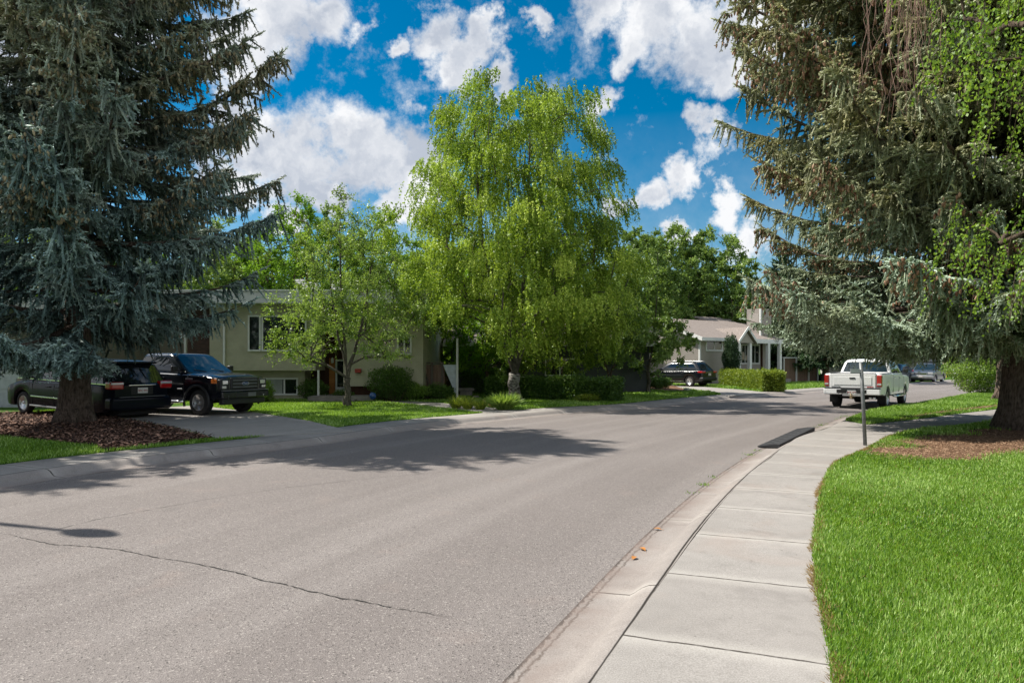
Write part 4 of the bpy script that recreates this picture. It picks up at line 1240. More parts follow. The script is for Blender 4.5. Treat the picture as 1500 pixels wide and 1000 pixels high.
for sg in (1,-1):
    bx(o, 'headlight', 'lamp_clear', xf-.12, xf+.005, sg*.50, sg*.92, .78, .98, .04)
    bx(o, 'side_cladding', 'silver', -.95, .95, sg*.955, sg*.985, .36, .58, .01)
plate(o, xf+.078, .60, 1, 'AZD 630')
rb_ = MB(); rb_.box(-1.2,.3,-.35,.35,1.84,2.12); rb_.build('roof_box', 'grey_plastic', o, .12, 4)
fl_ = MB(); fl_.box(-1.0,-.95,-.55,.55,1.78,1.84); fl_.box(0.0,.05,-.55,.55,1.78,1.84); fl_.build('roof_bars', 'black_plastic', o)
place(o, at(1369,561.3,0), (spE['wb']/2,.83), 226, dims)

spD = dict(spS); spD.update(paint='paint_darkblue', cab_paint='paint_darkblue', belt=None)
o, dims, _ = make_car('suv', 'dark blue SUV parked behind the steel blue one, mostly hidden by the white pickup', 'SUV', spD)
xf, xr, W2 = dims
for sg in (1,-1): bx(o, 'tail_light', 'tail_red', xr-.02, xr+.2, sg*.62, sg*.955, .90, 1.15, .04)
bx(o, 'rear_bumper', 'black_plastic', xr-.06, xr+.3, -.92, .92, .42, .66, .07)
place(o, at(1338,561.0,0)+Vector((-1.6,1.0,0)), (-spD['wb']/2,-.83), 225, dims)
# ------------------------------------------------------------------ building materials
def siding(name, col, pitch=.11, axis=2, rough=.7, dark=.55):
    s = N(name); z = s.sep(s.obj())[axis]
    f = s.math('FRACT', s.math('DIVIDE', z, pitch))
    line = s.rng_(f, .0, .10, 1, 0)
    n = s.noise(2.5, 5); c = s.mix(s.rng_(n, .3, .7), tuple(x*.92 for x in col), col)
    c = s.mix(s.math('MULTIPLY', line, .7), c, tuple(x*dark for x in col))
    s.pbr(c, rough, spec=.3, normal=s.bump(f, .8, pitch*.25)); return s.m
siding('siding_tan', (.42,.375,.34), .13); siding('siding_light', (.50,.455,.415), .13)
simple('stucco_olive', (.40,.375,.275), .92, bump=.4, bscale=90, scale=2.0)
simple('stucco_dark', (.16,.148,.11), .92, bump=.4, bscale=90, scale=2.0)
simple('stucco_grey', (.07,.075,.082), .92, bump=.3, bscale=90, scale=2.0)
simple('trim_white', (.66,.66,.64), .5, var=.05); simple('fascia_grey', (.52,.53,.52), .6, var=.06)
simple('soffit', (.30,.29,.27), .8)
s = N('brick'); br = s.n('ShaderNodeTexBrick'); s.l(s.mapv(s.obj(), (1,1,1), (R(90),0,0)), br.inputs['Vector'])
br.inputs['Scale'].default_value = 4.2; br.inputs['Color1'].default_value = (.09,.045,.032,1); br.inputs['Color2'].default_value = (.055,.032,.026,1); br.inputs['Mortar'].default_value = (.05,.045,.04,1); br.inputs['Mortar Size'].default_value = .012
s.pbr(br.outputs[0], .9)
s = N('shingle'); v = s.obj(); br = s.n('ShaderNodeTexBrick'); s.l(v, br.inputs['Vector']); br.inputs['Scale'].default_value = 3.0
br.inputs['Color1'].default_value = (.20,.175,.16,1); br.inputs['Color2'].default_value = (.27,.24,.22,1); br.inputs['Mortar'].default_value = (.12,.095,.085,1); br.inputs['Mortar Size'].default_value = .02
c = s.mix(s.rng_(s.noise(30,4,.7), .3, .7, 0, .5), br.outputs[0], (.33,.27,.235)); s.pbr(c, .95, spec=.1)
def wood(name, a, b, axis=0, pitch=.14):
    s = N(name); sp_ = s.sep(s.obj()); f = s.math('FRACT', s.math('DIVIDE', sp_[axis], pitch))
    cell = s.n('ShaderNodeTexWhiteNoise', noise_dimensions='1D'); s.l(s.math('FLOOR', s.math('DIVIDE', sp_[axis], pitch)), cell.inputs['W'])
    sc = (9,9,1) if axis != 2 else (1,9,9)
    g = s.noise(2, 6, .7, vec=s.mapv(s.obj(), sc)); c = s.mix(s.rng_(g, .3, .7), a, b); c = s.mix(s.math('MULTIPLY', cell.outputs[0], .35), c, tuple(x*.6 for x in a))
    c = s.mix(s.rng_(f, .0, .06, .85, 0), c, (.01,.007,.005)); s.pbr(c, .8, spec=.2); return s.m
wood('fence_wood', (.17,.105,.075), (.27,.185,.14)); wood('cedar_wood', (.26,.105,.030), (.40,.18,.06), 2, .2); wood('dark_wood', (.045,.02,.014), (.075,.035,.022), 0, .2)
wood('grey_wood', (.10,.085,.07), (.17,.145,.12))
simple('metal_post', (.16,.165,.165), .55, .5, var=.25, scale=14); simple('galvanised', (.42,.43,.44), .4, .7); simple('tarp_white', (.52,.57,.62), .6)
simple('mat_rubber', (.028,.028,.030), .85, bump=.8, bscale=60); simple('orange_leaf', (.42,.17,.035), .6); simple('stone_grey', (.22,.20,.18), .9, bump=.6, bscale=12, var=.3, scale=3)
simple('blue_glaze', (.03,.09,.30), .12, coat=.6); simple('red_box', (.30,.03,.02), .5); simple('yellow_tape', (.62,.50,.05), .6); simple('curtain', (.30,.32,.30), .9)
simple('asphalt_black', (.03,.03,.03), .9); simple('door_white', (.52,.54,.55), .5); simple('garage_white', (.42,.44,.45), .6)

def window(root, x0, x1, y, z0, z1, cols=(1,), fr=.07, nm='window', curtain=False):
    """window looking along -y of the house frame: frame ring, glass part with mullions"""
    b = MB(); d0, d1 = y-.05, y+.10
    b.box(x0-fr,x1+fr,d0,d1,z1,z1+fr); b.box(x0-fr,x1+fr,d0-.02,d1,z0-fr,z0); b.box(x0-fr,x0,d0,d1,z0,z1); b.box(x1,x1+fr,d0,d1,z0,z1)
    tot = sum(cols); acc = 0
    for c in cols[:-1]:
        acc += c; xm = x0+(x1-x0)*acc/tot; b.box(xm-.035,xm+.035,d0+.004,d1,z0,z1)
    w = b.build(nm, 'trim_white', root)
    bx(w, 'glass', 'window_glass', x0, x1, y-.03, y-.012, z0, z1)
    if curtain: bx(w, 'curtain', 'curtain', x0+.01, x0+(x1-x0)*.6, y-.037, y-.031, z0, z1-.0)
    return w

# ------------------------------------------------------------------ flat-roofed bi-level house on the left
HY = 29.0
hx = lambda px: (px-750)*HY/1000.0
hz = lambda py: EYE+(532-py)*HY/1000.0
H1 = empty('house', (0, HY, 0), 0, 'olive stucco two level house with a flat roof behind the lawn tree', 'house')
# local frame: x = world x, y from the facade plane
wl1 = MB(); D_ = 9.0
xL, xR = hx(307), hx(618)
wl1.box(xL, hx(462), 0, D_, hz(542.5), hz(446))              # upper cantilevered block
wl1.box(hx(262), hx(440), .6, D_, 0, hz(542.7)); wl1.box(hx(500), xR, .35, D_, hz(566), hz(446)-.004)
wl1.build('wall', 'stucco_olive', H1)
lw = MB(); lw.box(hx(502), xR-.01, .55, D_, 0, hz(566.2)); lw.build('lower_wall', 'dark_wood', H1)
lw2 = MB(); lw2.box(hx(440)+.01, hx(500)-.01, 1.5, D_, 0, hz(446)-.01); lw2.build('entry_wall', 'dark_wood', H1)
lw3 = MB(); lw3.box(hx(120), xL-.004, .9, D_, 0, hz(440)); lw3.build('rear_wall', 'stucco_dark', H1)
ch = MB(); ch.box(hx(270), hx(306), .3, 1.4, 0, hz(432)); ch.build('chimney_breast', 'brick', H1)
rf = MB(); rf.box(hx(250), hx(632), -.75, D_+.5, hz(446), hz(429)); roof = rf.build('roof', 'fascia_grey', H1)
rc = MB(); rc.box(hx(250)-.05, hx(632)+.05, -.80, D_+.55, hz(429)+.002, hz(429)+.06); rc.build('roof_edge', 'trim_white', roof)
for px, w_, h_ in ((417,.25,.75),(427,.75,.62),(474,.42,.70)):
    v_ = MB(); v_.box(hx(px)-w_/2, hx(px)+w_/2, 2.0, 2.0+w_, hz(429), hz(429)+h_); v_.box(hx(px)-w_/2-.06, hx(px)+w_/2+.06, 1.94, 2.06+w_, hz(429)+h_+.002, hz(429)+h_+.07)
    v_.build('roof_vent', 'trim_white', roof)
window(H1, hx(366), hx(380), 0, hz(512), hz(464)); window(H1, hx(386), hx(424), 0, hz(512), hz(464), (1,)); window(H1, hx(427), hx(447), 0, hz(512), hz(464))
window(H1, hx(376), hx(428), .6, hz(577), hz(556), (1.9,1), curtain=True)
window(H1, hx(582), hx(599), .35, hz(517), hz(495), (1,1)); window(H1, hx(592), hx(605), .55, hz(571), hz(556))
dr = bx(H1, 'front_door', 'door_white', hx(479), hx(500), 1.38, 1.5, hz(575), hz(526)); bx(dr, 'door_glass', 'window_glass', hx(482), hx(495), 1.355, 1.378, hz(568), hz(529)); bx(dr, 'handle', 'silver', hx(497), hx(498)+.02, 1.33, 1.378, hz(553), hz(548))
bx(H1, 'cedar_panel', 'cedar_wood', hx(470), hx(478.5), 1.32, 1.5, .1, hz(524)); 
pp = bx(H1, 'porch_post', 'trim_white', hx(465), hx(467.6), -.02, .10, 0, hz(542)); bx(H1, 'downpipe', 'trim_white', hx(328), hx(330.5), -.10, -.01, hz(542), hz(447)); 
bx(H1, 'downpipe', 'trim_white', hx(267), hx(270), .14, .24, 0, hz(440))
stp = MB(); stp.box(hx(460), hx(552), -.9, 1.5, 0, hz(579)); stp.box(hx(470), hx(530), -1.3, -.902, 0, hz(582.5)); stp.build('porch_step', 'stone_grey', H1)
bx(H1, 'mailbox', 'red_box', hx(518), hx(527), .20, .348, hz(546), hz(540), .02)
wl_lamp = MB(); wl_lamp.lathe([(.03,0),(.06,.05),(.06,.2),(.02,.26)], 10, 'z', (hx(475.5),1.25,hz(532))); wl_lamp.build('wall_lamp', 'trim_white', H1)
# garage wing at the far left
G1 = empty('garage', (0, 24.4, 0), 0, 'attached garage with a white panelled door at the left edge', 'garage')
gx = lambda px: (px-750)*.0244
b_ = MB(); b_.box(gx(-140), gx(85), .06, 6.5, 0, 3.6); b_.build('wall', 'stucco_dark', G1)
gd = MB(); gd.box(gx(-80), gx(56), -.03, .055, .12, 2.42)
gdo = gd.build('garage_door', 'garage_white', G1)
for k in range(1,4):
    z = .12+k*.575; bx(gdo, 'door_seam', 'fascia_grey', gx(-80)+.01, gx(56)-.01, -.034, -.031, z-.008, z+.008)
for k in range(4):
    for j in range(5): 
        x0 = gx(-78)+j*.66; z0 = .2+k*.575; bx(gdo, 'door_panel', 'garage_white', x0, x0+.54, -.045, -.031, z0, z0+.40, .01)
rfg = MB(); rfg.box(gx(-150), gx(92), -.6, 7, 3.6, 4.0); rfg.build('roof', 'fascia_grey', G1)

# ------------------------------------------------------------------ fence, screen and the dark outbuilding behind the birch
fy = 30.5; fx = lambda px: (px-750)*fy/1000; fz = lambda py: EYE+(532-py)*fy/1000
FN = empty('fence', (0, fy, 0), 0, 'brown vertical board fence with a diagonal brace beside the olive house', 'fence')
b_ = MB()
x = fx(619)
while x < fx(650): b_.box(x, x+.135, 0, .025, .08, fz(534)+random.uniform(-.01,.01)); x += .141
b_.build('boards', 'fence_wood', FN)
for px in (619, 633, 648): bx(FN, 'post', 'grey_wood', fx(px)-.05, fx(px)+.05, -.09, -.01, 0, fz(532))
b_ = MB(); b_.tube([(fx(619.5),-.12,fz(536)),(fx(632),-.12,fz(572))], .04, 4, smooth=False); b_.build('brace', 'grey_wood', FN)
bx(FN, 'top_rail', 'grey_wood', fx(618), fx(651), -.06, .06, fz(532), fz(530.5))
SC = MB(); SC.add([(fx(650),0,fz(534)),(fx(671),.1,fz(534)),(fx(671),.1,.35),(fx(667),.08,.4)], [(0,1,2,3)]); SC.add([(fx(650),.02,fz(534)),(fx(671),.12,fz(534)),(fx(671),.12,.35),(fx(667),.10,.4)], [(3,2,1,0)])
so = SC.build('shade_screen', 'tarp_white'); so.location = (0, fy-.3, 0); tag(so, 'pale blue white triangular shade cloth stretched beside the board fence', 'shade screen')
po = MB().box(fx(669.5), fx(672.5), -.05, .05, 0, fz(496)).build('garden_post', 'trim_white', None, .01); po.location = (0, fy-.45, 0); tag(po, 'tall thin white post at the edge of the shade cloth', 'post')
oy = 36.5; ox = lambda px: (px-750)*oy/1000
OB = empty('outbuilding', (0, oy, 0), 0, 'low dark grey building half hidden behind the weeping birch', 'building')
b_ = MB(); b_.box(ox(660), ox(951), 0, 7, 0, 2.75); b_.build('wall', 'stucco_grey', OB)
b_ = MB(); b_.profile([(-.5,2.75),(7.5,2.75),(3.5,4.1)], 'x', ox(650), ox(960)); b_.build('roof', 'shingle', OB)
bx(OB, 'fascia', 'fascia_grey', ox(650), ox(960), -.53, -.505, 2.6, 2.78)
dd = bx(OB, 'side_door', 'dark_wood', ox(745), ox(770), -.04, -.002, .1, 2.1); bx(dd, 'handle', 'silver', ox(768), ox(769), -.09, -.042, 1.0, 1.1)
window(OB, ox(800), ox(840), 0, 1.1, 1.9, (1,1))

# ------------------------------------------------------------------ tan sided bungalow
HO = Vector((13.75, 50.0)); ang = 35.0
H2 = empty('house', (HO.x, HO.y, 0), R(ang), 'tan sided bungalow with a white porch and brown shingle roof beyond the hedge', 'house')
ev = 3.62
b_ = MB(); b_.box(0, 3.1, 0, 9.5, 0, ev); b_.build('wall', 'siding_tan', H2)
b_ = MB(); b_.box(3.102, 10.2, 1.5, 9.5, 0, ev); b_.build('recessed_wall', 'siding_tan', H2)
b_ = MB(); b_.box(9.45,9.6,1.40,1.498,.2,ev); b_.build('dark_trim', 'dark_wood', H2)
# gable end towards the sun
b_ = MB(); b_.profile([(0,ev+.002),(9.5,ev+.002),(4.75,ev+1.55)], 'x', .0, .12); b_.build('gable_wall', 'siding_light', H2)
bx(H2, 'corner_board', 'trim_white', -.03, .10, -.03, .10, 0, ev)
rise = 1.55; hd_ = 4.75
def roof_slab(x0, x1, y0, y1, z0, z1, t=.14):
    return [(x0,y0,z0),(x1,y0,z0),(x1,y1,z1),(x0,y1,z1),(x0,y0,z0+t),(x1,y0,z0+t),(x1,y1,z1+t),(x0,y1,z1+t)]
BF = [(0,3,2,1),(4,5,6,7),(0,1,5,4),(1,2,6,5),(2,3,7,6),(3,0,4,7)]
sl = rise/hd_
b_ = MB(); b_.add(roof_slab(-.45, 10.4, -.6, hd_, ev-.6*sl, ev+rise), BF); b_.add(roof_slab(-.45, 10.4, 10.1, hd_+.003, ev-.6*sl, ev+rise), BF)
rf2 = b_.build('roof', 'shingle', H2)
b_ = MB(); b_.add(roof_slab(-.49,-.45,-.62,hd_,ev-.6*sl-.10,ev+rise-.1,.28), BF); b_.add(roof_slab(-.49,-.45,10.12,hd_,ev-.6*sl-.10,ev+rise-.1,.28), BF)
b_.box(-.45,10.42,-.66,-.605,ev-.6*sl-.08,ev-.6*sl+.16); b_.build('fascia', 'trim_white', rf2)
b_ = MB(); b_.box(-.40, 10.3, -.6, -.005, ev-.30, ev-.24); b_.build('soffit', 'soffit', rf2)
window(H2, .75, 2.45, 0, 2.72, 3.42, (1,1), .12, curtain=False)
window(H2, 6.9, 7.75, 1.5, 1.75, 3.15, (1,1), .12); window(H2, 8.1, 9.15, 1.5, 1.75, 3.15, (1,1), .12)
# porch gablet, posts, beam
b_ = MB(); b_.profile([(3.5,3.25),(5.3,3.25),(5.3,3.32),(4.4,4.15),(3.5,3.32)], 'y', -.75, -.66); b_.build('porch_gable', 'siding_tan', H2)
b_ = MB(); 
for (xa_, za_, xb_, zb_) in ((3.30,3.2,4.4,4.25),(5.50,3.2,4.4,4.25)):
    b_.add([(xa_,-.95,za_),(xb_,-.95,zb_),(xb_,-.95,zb_+.2),(xa_,-.95,za_+.2),(xa_,2.5,za_),(xb_,2.5,zb_),(xb_,2.5,zb_+.2),(xa_,2.5,za_+.2)], [(0,1,2,3),(4,7,6,5),(0,4,5,1),(1,5,6,2),(2,6,7,3),(3,7,4,0)])
b_.build('gablet_roof', 'shingle', H2)
b_ = MB()
for (xa_, za_, xb_, zb_) in ((3.26,3.17,4.4,4.26),(5.54,3.17,4.4,4.26)):
    b_.add([(xa_,-1.0,za_),(xb_,-1.0,zb_),(xb_,-1.0,zb_+.24),(xa_,-1.0,za_+.24),(xa_,-.952,za_),(xb_,-.952,zb_),(xb_,-.952,zb_+.24),(xa_,-.952,za_+.24)], [(0,1,2,3),(4,7,6,5),(0,4,5,1),(1,5,6,2),(2,6,7,3),(3,7,4,0)])
b_.build('gablet_trim', 'trim_white', H2)
for x_ in (3.72, 5.07, 7.4, 8.94): bx(H2, 'porch_post', 'trim_white', x_-.13, x_+.13, -.72, -.46, 0, 3.25, .015)
bx(H2, 'porch_beam', 'trim_white', 3.5, 10.3, -.70, -.50, 3.252, 3.45)
bx(H2, 'porch_rail', 'trim_white', 4.2, 7.4, -.62, -.54, .95, 1.05)
bx(H2, 'porch_deck', 'stone_grey', 3.12, 10.2, -.8, 1.48, 0, .45)
b_ = MB(); b_.profile([(0,2.6),(2.6,2.6),(1.3,3.05)], 'y', 12.0, 12.1); 
bx(H2, 'patio_chair', 'dark_wood', 7.9, 8.7, .1, .7, .46, .95, .05)
# chimney with tan siding
b_ = MB(); b_.box(8.15, 9.6, .6, 1.9, ev-.1, 6.15); cm_ = b_.build('chimney', 'siding_tan', H2)
bx(cm_, 'chimney_trim', 'trim_white', 8.10, 8.24, .55, .69, ev+.1, 6.1); bx(cm_, 'chimney_face', 'siding_light', 8.12, 8.148, .75, 1.7, ev+.9, ev+2.1)
b_ = MB(); b_.profile([(4.3,ev+1.2),(9.6,ev+1.2),(7.4,ev+2.0)], 'x', 8.4, 12.3); b_.build('rear_dormer', 'siding_light', H2)
b_ = MB(); b_.add(roof_slab(8.0,12.6,3.9,7.4,ev+1.2,ev+2.15,.12), BF); b_.build('dormer_roof', 'shingle', H2)

# wooden gate and side fence by the bungalow
def at_d(px, d, z=0.0): return Vector(((px-750)/1000*d, d, z))
GF = empty('gate_fence', at_d(1147, 57), R(30), 'tan wooden gate and fence panels between the bungalow and the far spruce', 'fence')
b_ = MB(); x = 0.0
while x < 4.4: b_.box(x, x+.15, 0, .03, 0, 2.1 if x < 1.6 else 1.7); x += .156
b_.build('boards', 'fence_wood', GF)
for x_ in (0,1.6,3.2,4.4): bx(GF, 'post', 'trim_white', x_-.05, x_+.05, -.12, -.02, 0, 2.2)
bx(GF, 'top_rail', 'trim_white', -.1, 4.5, -.10, .05, 2.12, 2.22)
b_ = MB(); b_.tube([(3.3,-.3,2.1),(4.9,-1.2,.1)], .06, 5); b_.build('leaning_pole', 'trim_white', GF)

# ------------------------------------------------------------------ posts, signs and small things along the street
p0 = at(1268, 652, LZ); D0 = p0.y
SP = empty('sign_post', (p0.x, p0.y, LZ), 0, 'leaning grey metal post standing in the grass by the sidewalk', 'sign post')
topx = (1261-750)/1000*D0-p0.x
b_ = MB(); 
zt = EYE+(532-531)*D0/1000-LZ
b_.tube([(0,0,-.2),(topx*.5,0,zt*.5),(topx,0,zt)], .035, 10); b_.build('post', 'metal_post', SP)
b_ = MB(); b_.box(topx-.20, topx+.02, -.012, .008, zt-.20, zt-.12); bo = b_.build('sign_blade', 'galvanised', SP); 
b_ = MB()
for k in (-.18,-.14): b_.tube([(topx-.01,-.03,zt+k),(topx-.05,.07,zt+k)], .012, 8)
b_.build('bolts', 'galvanised', SP)

m0 = [at(1117,653,.03), at(1135,655.5,.03), at(1190,629.5,.03), at(1170,628,.03)]
cmid = (m0[0]+m0[1]+m0[2]+m0[3])/4; dirv = ((m0[2]+m0[3])-(m0[0]+m0[1])).normalized(); Lm = ((m0[2]+m0[3])/2-(m0[0]+m0[1])/2).length
KR = empty('kerb_ramp', (cmid.x, cmid.y, .0), math.atan2(dirv.y, dirv.x), 'black rubber kerb ramp lying in the gutter by the sidewalk', 'kerb ramp')
b_ = MB(); b_.profile([(-.22,.098),(-.10,.098),(.22,.035),(.22,.012),(-.22,.012)], 'x', -Lm/2, Lm/2); b_.build('ramp', 'mat_rubber', KR, .012)
b_ = MB()
for k in range(9): 
    x_ = -Lm/2+.1+k*(Lm-.2)/8
    b_.add([(x_-.02,-.08,.100),(x_+.02,-.08,.100),(x_+.02,.2,.045),(x_-.02,.2,.045),(x_-.02,-.08,.08),(x_+.02,-.08,.08),(x_+.02,.2,.025),(x_-.02,.2,.025)], [(0,1,2,3),(0,4,5,1),(1,5,6,2),(2,6,7,3),(3,7,4,0)])
b_.build('ribs', 'mat_rubber', KR)
for i, (px, py, sz, lb) in enumerate([(929,816,.055,'orange brown dry leaf nearest the camera in the gutter'),(941,803,.06,'curled orange dry leaf just beyond the nearest one in the gutter'),(963,774,.055,'orange dry leaf farthest up the gutter')]):
    q = at(px, py, .012); b_ = MB(); a = 1.1+i*.8
    n_ = 9; V = []; F = []
    for k in range(n_):
        t = k/(n_-1); w = math.sin(PI*min(1,t*1.02))**.8*sz*.42; z = .003+.006*math.sin(t*PI)+.003*t
        V += [(t*sz*1.6-sz*.8, w, z+w*.3), (t*sz*1.6-sz*.8, 0, z), (t*sz*1.6-sz*.8, -w, z+w*.25)]
    for k in range(n_-1):
        for j in range(2): F.append((k*3+j, k*3+j+1, k*3+j+4, k*3+j+3))
    b_.add(V, F, 0, True); b_.tube([(-sz*.8,0,.006),(-sz*1.25,sz*.1,.004)], .0018, 5)
    o = b_.build('dry_leaf', 'orange_leaf'); o.location = (q.x, q.y, .004); o.rotation_euler = (0,0,a); tag(o, lb, 'leaf', 'dry leaves in the gutter')

# street lamp on the left verge: its shadow lies on the road
LP = empty('street_lamp', (-10.55, 8.95, LZ), math.atan2(-.33,.944), 'tall grey street lamp on the left verge whose shadow crosses the road', 'street lamp')
b_ = MB(); b_.tube([(0,0,-.1),(0,0,3),(0,0,7.2),(.12,0,7.5),(.5,0,7.62)], [.09,.075,.055,.045,.04], 12); b_.build('pole', 'galvanised', LP)
b_ = MB(); b_.lathe([(.13,0),(.12,.25),(.1,.3)], 12, 'z'); b_.build('base', 'galvanised', LP)
V = []; F = []
for k in range(9):
    t = k/8; w = .20*math.sin(PI*min(.98,.10+t*.9))**.55; h = .20*math.sin(PI*min(.98,.08+t*.9))**.7
    V += [(.45+t*.66, w*.8*math.cos(a)*1.0, 7.62+h*max(-.9,math.sin(a))*.6) for a in np.linspace(0, 2*PI, 12, endpoint=False)]
for k in range(8):
    for j in range(12): F.append((k*12+j, k*12+(j+1)%12, (k+1)*12+(j+1)%12, (k+1)*12+j))
F += [tuple(range(11,-1,-1)), tuple(96+j for j in range(12))]
b_ = MB(); b_.add(V, F, 0, True); b_.build('lamp_head', 'grey_plastic', LP)

# stone trough, pot, garden stones
q = at(682, 580, LZ); T = empty('stone_trough', (q.x, q.y, LZ), .2, 'weathered grey stone planter on the lawn left of the birch trunk', 'planter')
b_ = MB(); b_.box(-.30,.30,-.22,.22,0,.26); b_.build('stand', 'stone_grey', T, .03); b_ = MB(); b_.box(-.38,.38,-.28,.28,.262,.40); b_.build('basin', 'stone_grey', T, .03)
q = Vector(((546-750)*.0277, 27.7, 0)); b_ = MB(); b_.lathe([(.05,0),(.10,.03),(.14,.11),(.14,.18),(.10,.26),(.07,.28),(.001,.285)], 20); o = b_.build('garden_ball', 'blue_glaze'); o.location = (q.x, q.y, LZ+.12); tag(o, 'glossy blue ceramic garden ball by the dark shrub near the porch', 'garden ornament')
def rock(px, py, r, lb, seed):
    rd = random.Random(seed); q = at(px, py, LZ); import bmesh
    bm = bmesh.new(); bmesh.ops.create_icosphere(bm, subdivisions=2, radius=r)
    for v in bm.verts: v.co *= 1+rd.uniform(-.16,.16); v.co.z *= .6
    me = bpy.data.meshes.new('rock'); bm.to_mesh(me); bm.free(); me.materials.append(MATS['stone_grey'])
    o = bpy.data.objects.new('rock', me); COL.objects.link(o); o.location = (q.x, q.y, LZ+r*.25); tag(o, lb, 'rock', 'rocks in the garden beds'); return o
rock(937, 569.5, .30, 'flat grey rock at the front edge of the planting bed', 1); rock(924, 563.5, .26, 'grey rock near the left end of the planting bed', 2); rock(1006, 573, .22, 'small rock at the right end of the planting bed', 3)
rock(697, 583, .16, 'small stone beside the stone planter', 4); rock(556, 582, .22, 'pale stone at the foot of the dark round shrub', 5)

# far end of the street: small white notice board on two legs, barrier rail, box truck
q = at(1404, 556, 0)
NB = empty('notice_board', (q.x, q.y, 0), R(-60), 'small white notice board on two legs at the far end of the street', 'notice board')
b_ = MB(); b_.box(-.55,-.45,0,.1,0,1.3); b_.box(.45,.55,0,.1,0,1.3); b_.build('legs', 'trim_white', NB); bx(NB, 'board', 'trim_white', -.46,.46,.02,.06,.55,1.32); bx(NB, 'notice', 'stucco_grey', -.3,.3,.0,.018,.75,1.15)
b_ = MB(); b_.box(-3.2,3.2,-.04,.04,.62,.74); 
for x_ in (-3.1,-1,1,3.1): b_.box(x_-.05,x_+.05,-.03,.03,0,.62)
o = b_.build('barrier_rail', 'yellow_tape'); qq = at_d(1402, 74); o.location = qq; o.rotation_euler = (0,0,R(-35)); tag(o, 'low yellow barrier rail across the far end of the street', 'barrier')
BT = empty('box_truck', at_d(1428, 76), R(235), 'white box truck partly hidden behind the bush at the far end', 'truck')
b_ = MB(); b_.box(-3,1.2,-1.1,1.1,.8,3.2); b_.build('cargo_box', 'trim_white', BT, .04); b_ = MB(); b_.profile([(1.25,.5),(3.0,.5),(3.0,1.25),(2.6,1.4),(2.3,2.3),(1.25,2.35)], 'y', -1.0, 1.0); cbb = b_.build('cab', 'trim_white', BT, .06)
b_ = MB(); b_.add([(2.63,-.9,1.44),(2.63,.9,1.44),(2.34,.85,2.22),(2.34,-.85,2.22)], [(0,1,2,3)]); b_.build('windscreen', 'car_glass_blue', cbb)
bx(BT, 'bumper', 'grey_plastic', 2.9, 3.1, -1.0, 1.0, .4, .65); bx(BT, 'tail_light', 'tail_red', 1.0, 1.22, 1.102, 1.12, 1.0, 1.3)
for x_ in (-2.2, 2.1):
    for y_ in (-.95,.95):
        b_ = MB(); b_.lathe([(.3,-.14),(.44,-.12),(.45,0),(.44,.12),(.3,.14)], 20, 'y'); w_ = b_.build('wheel', 'rubber', BT); w_.location = (x_, y_, .45)
# plain houses farther down the street
def far_house(px, d, w, h, rot, wm, lb, rise=1.4, dep=8):
    q = at_d(px, d); Hh = empty('house', q, R(rot), lb, 'house')
    b = MB(); b.box(-w/2,w/2,0,dep,0,h); b.build('wall', wm, Hh)
    b = MB(); b.profile([(-.6,h),(dep+.6,h),(dep/2,h+rise)], 'x', -w/2-.4, w/2+.4); b.build('roof', 'shingle', Hh)
    bx(Hh, 'fascia', 'trim_white', -w/2-.4, w/2+.4, -.64, -.605, h-.12, h+.08)
    window(Hh, -w/2+1, -w/2+2.6, 0, 1.2, 2.3, (1,1)); window(Hh, w/2-2.8, w/2-1, 0, 1.2, 2.3, (1,1)); 
    d_ = bx(Hh, 'front_door', 'dark_wood', -.5,.5,-.05,-.003,.1,2.2); bx(d_, 'handle', 'silver', .3,.36,-.10,-.052,1.0,1.1)
far_house(1290, 88, 13, 3.0, -20, 'siding_light', 'pale sided house glimpsed behind the grey SUV')
far_house(1460, 96, 12, 3.0, -38, 'siding_tan', 'tan house at the far end of the street behind the box truck')
# ------------------------------------------------------------------ the two great spruces
import time as _t
_t0 = _t.time()
ql = at(112, 621, LZ)
rgc = np.random.default_rng(3)
def clip_left(P, rg):
    # the skirt ends higher over the pickup and the drive than over the bed
    low = 2.05+.25*np.sin(P[:,0]*3)+rg.normal(0,.06,len(P)); az = (P[:,0] > 2.2)
    lw = np.where(P[:,0] < -.9, 2.2, 1.30)+.15*np.sin(P[:,1]*4+P[:,0]*3)
    return ~(az & (P[:,2] < low)) & (P[:,2] > lw)
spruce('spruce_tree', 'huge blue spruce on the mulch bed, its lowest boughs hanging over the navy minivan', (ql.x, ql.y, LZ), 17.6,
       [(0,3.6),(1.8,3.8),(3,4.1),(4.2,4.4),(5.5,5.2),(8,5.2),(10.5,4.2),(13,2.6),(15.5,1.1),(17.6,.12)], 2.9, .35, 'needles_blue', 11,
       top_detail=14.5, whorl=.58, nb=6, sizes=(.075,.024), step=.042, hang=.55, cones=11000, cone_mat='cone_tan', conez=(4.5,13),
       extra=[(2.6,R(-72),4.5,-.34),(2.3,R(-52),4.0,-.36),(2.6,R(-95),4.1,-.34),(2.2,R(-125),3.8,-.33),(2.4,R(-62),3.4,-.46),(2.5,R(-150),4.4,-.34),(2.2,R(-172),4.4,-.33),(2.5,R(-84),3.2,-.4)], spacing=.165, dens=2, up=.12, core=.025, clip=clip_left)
qr = at(1497, 629, LZ)
def clip_right(P, rg):
    low = 1.54+.14*np.sin(P[:,0]*2.6+1)+.08*np.sin(P[:,0]*7)+rg.normal(0,.05,len(P))+np.clip((-4.3-P[:,0])/1.2,0,1)*1.15
    return (P[:,2] > low)
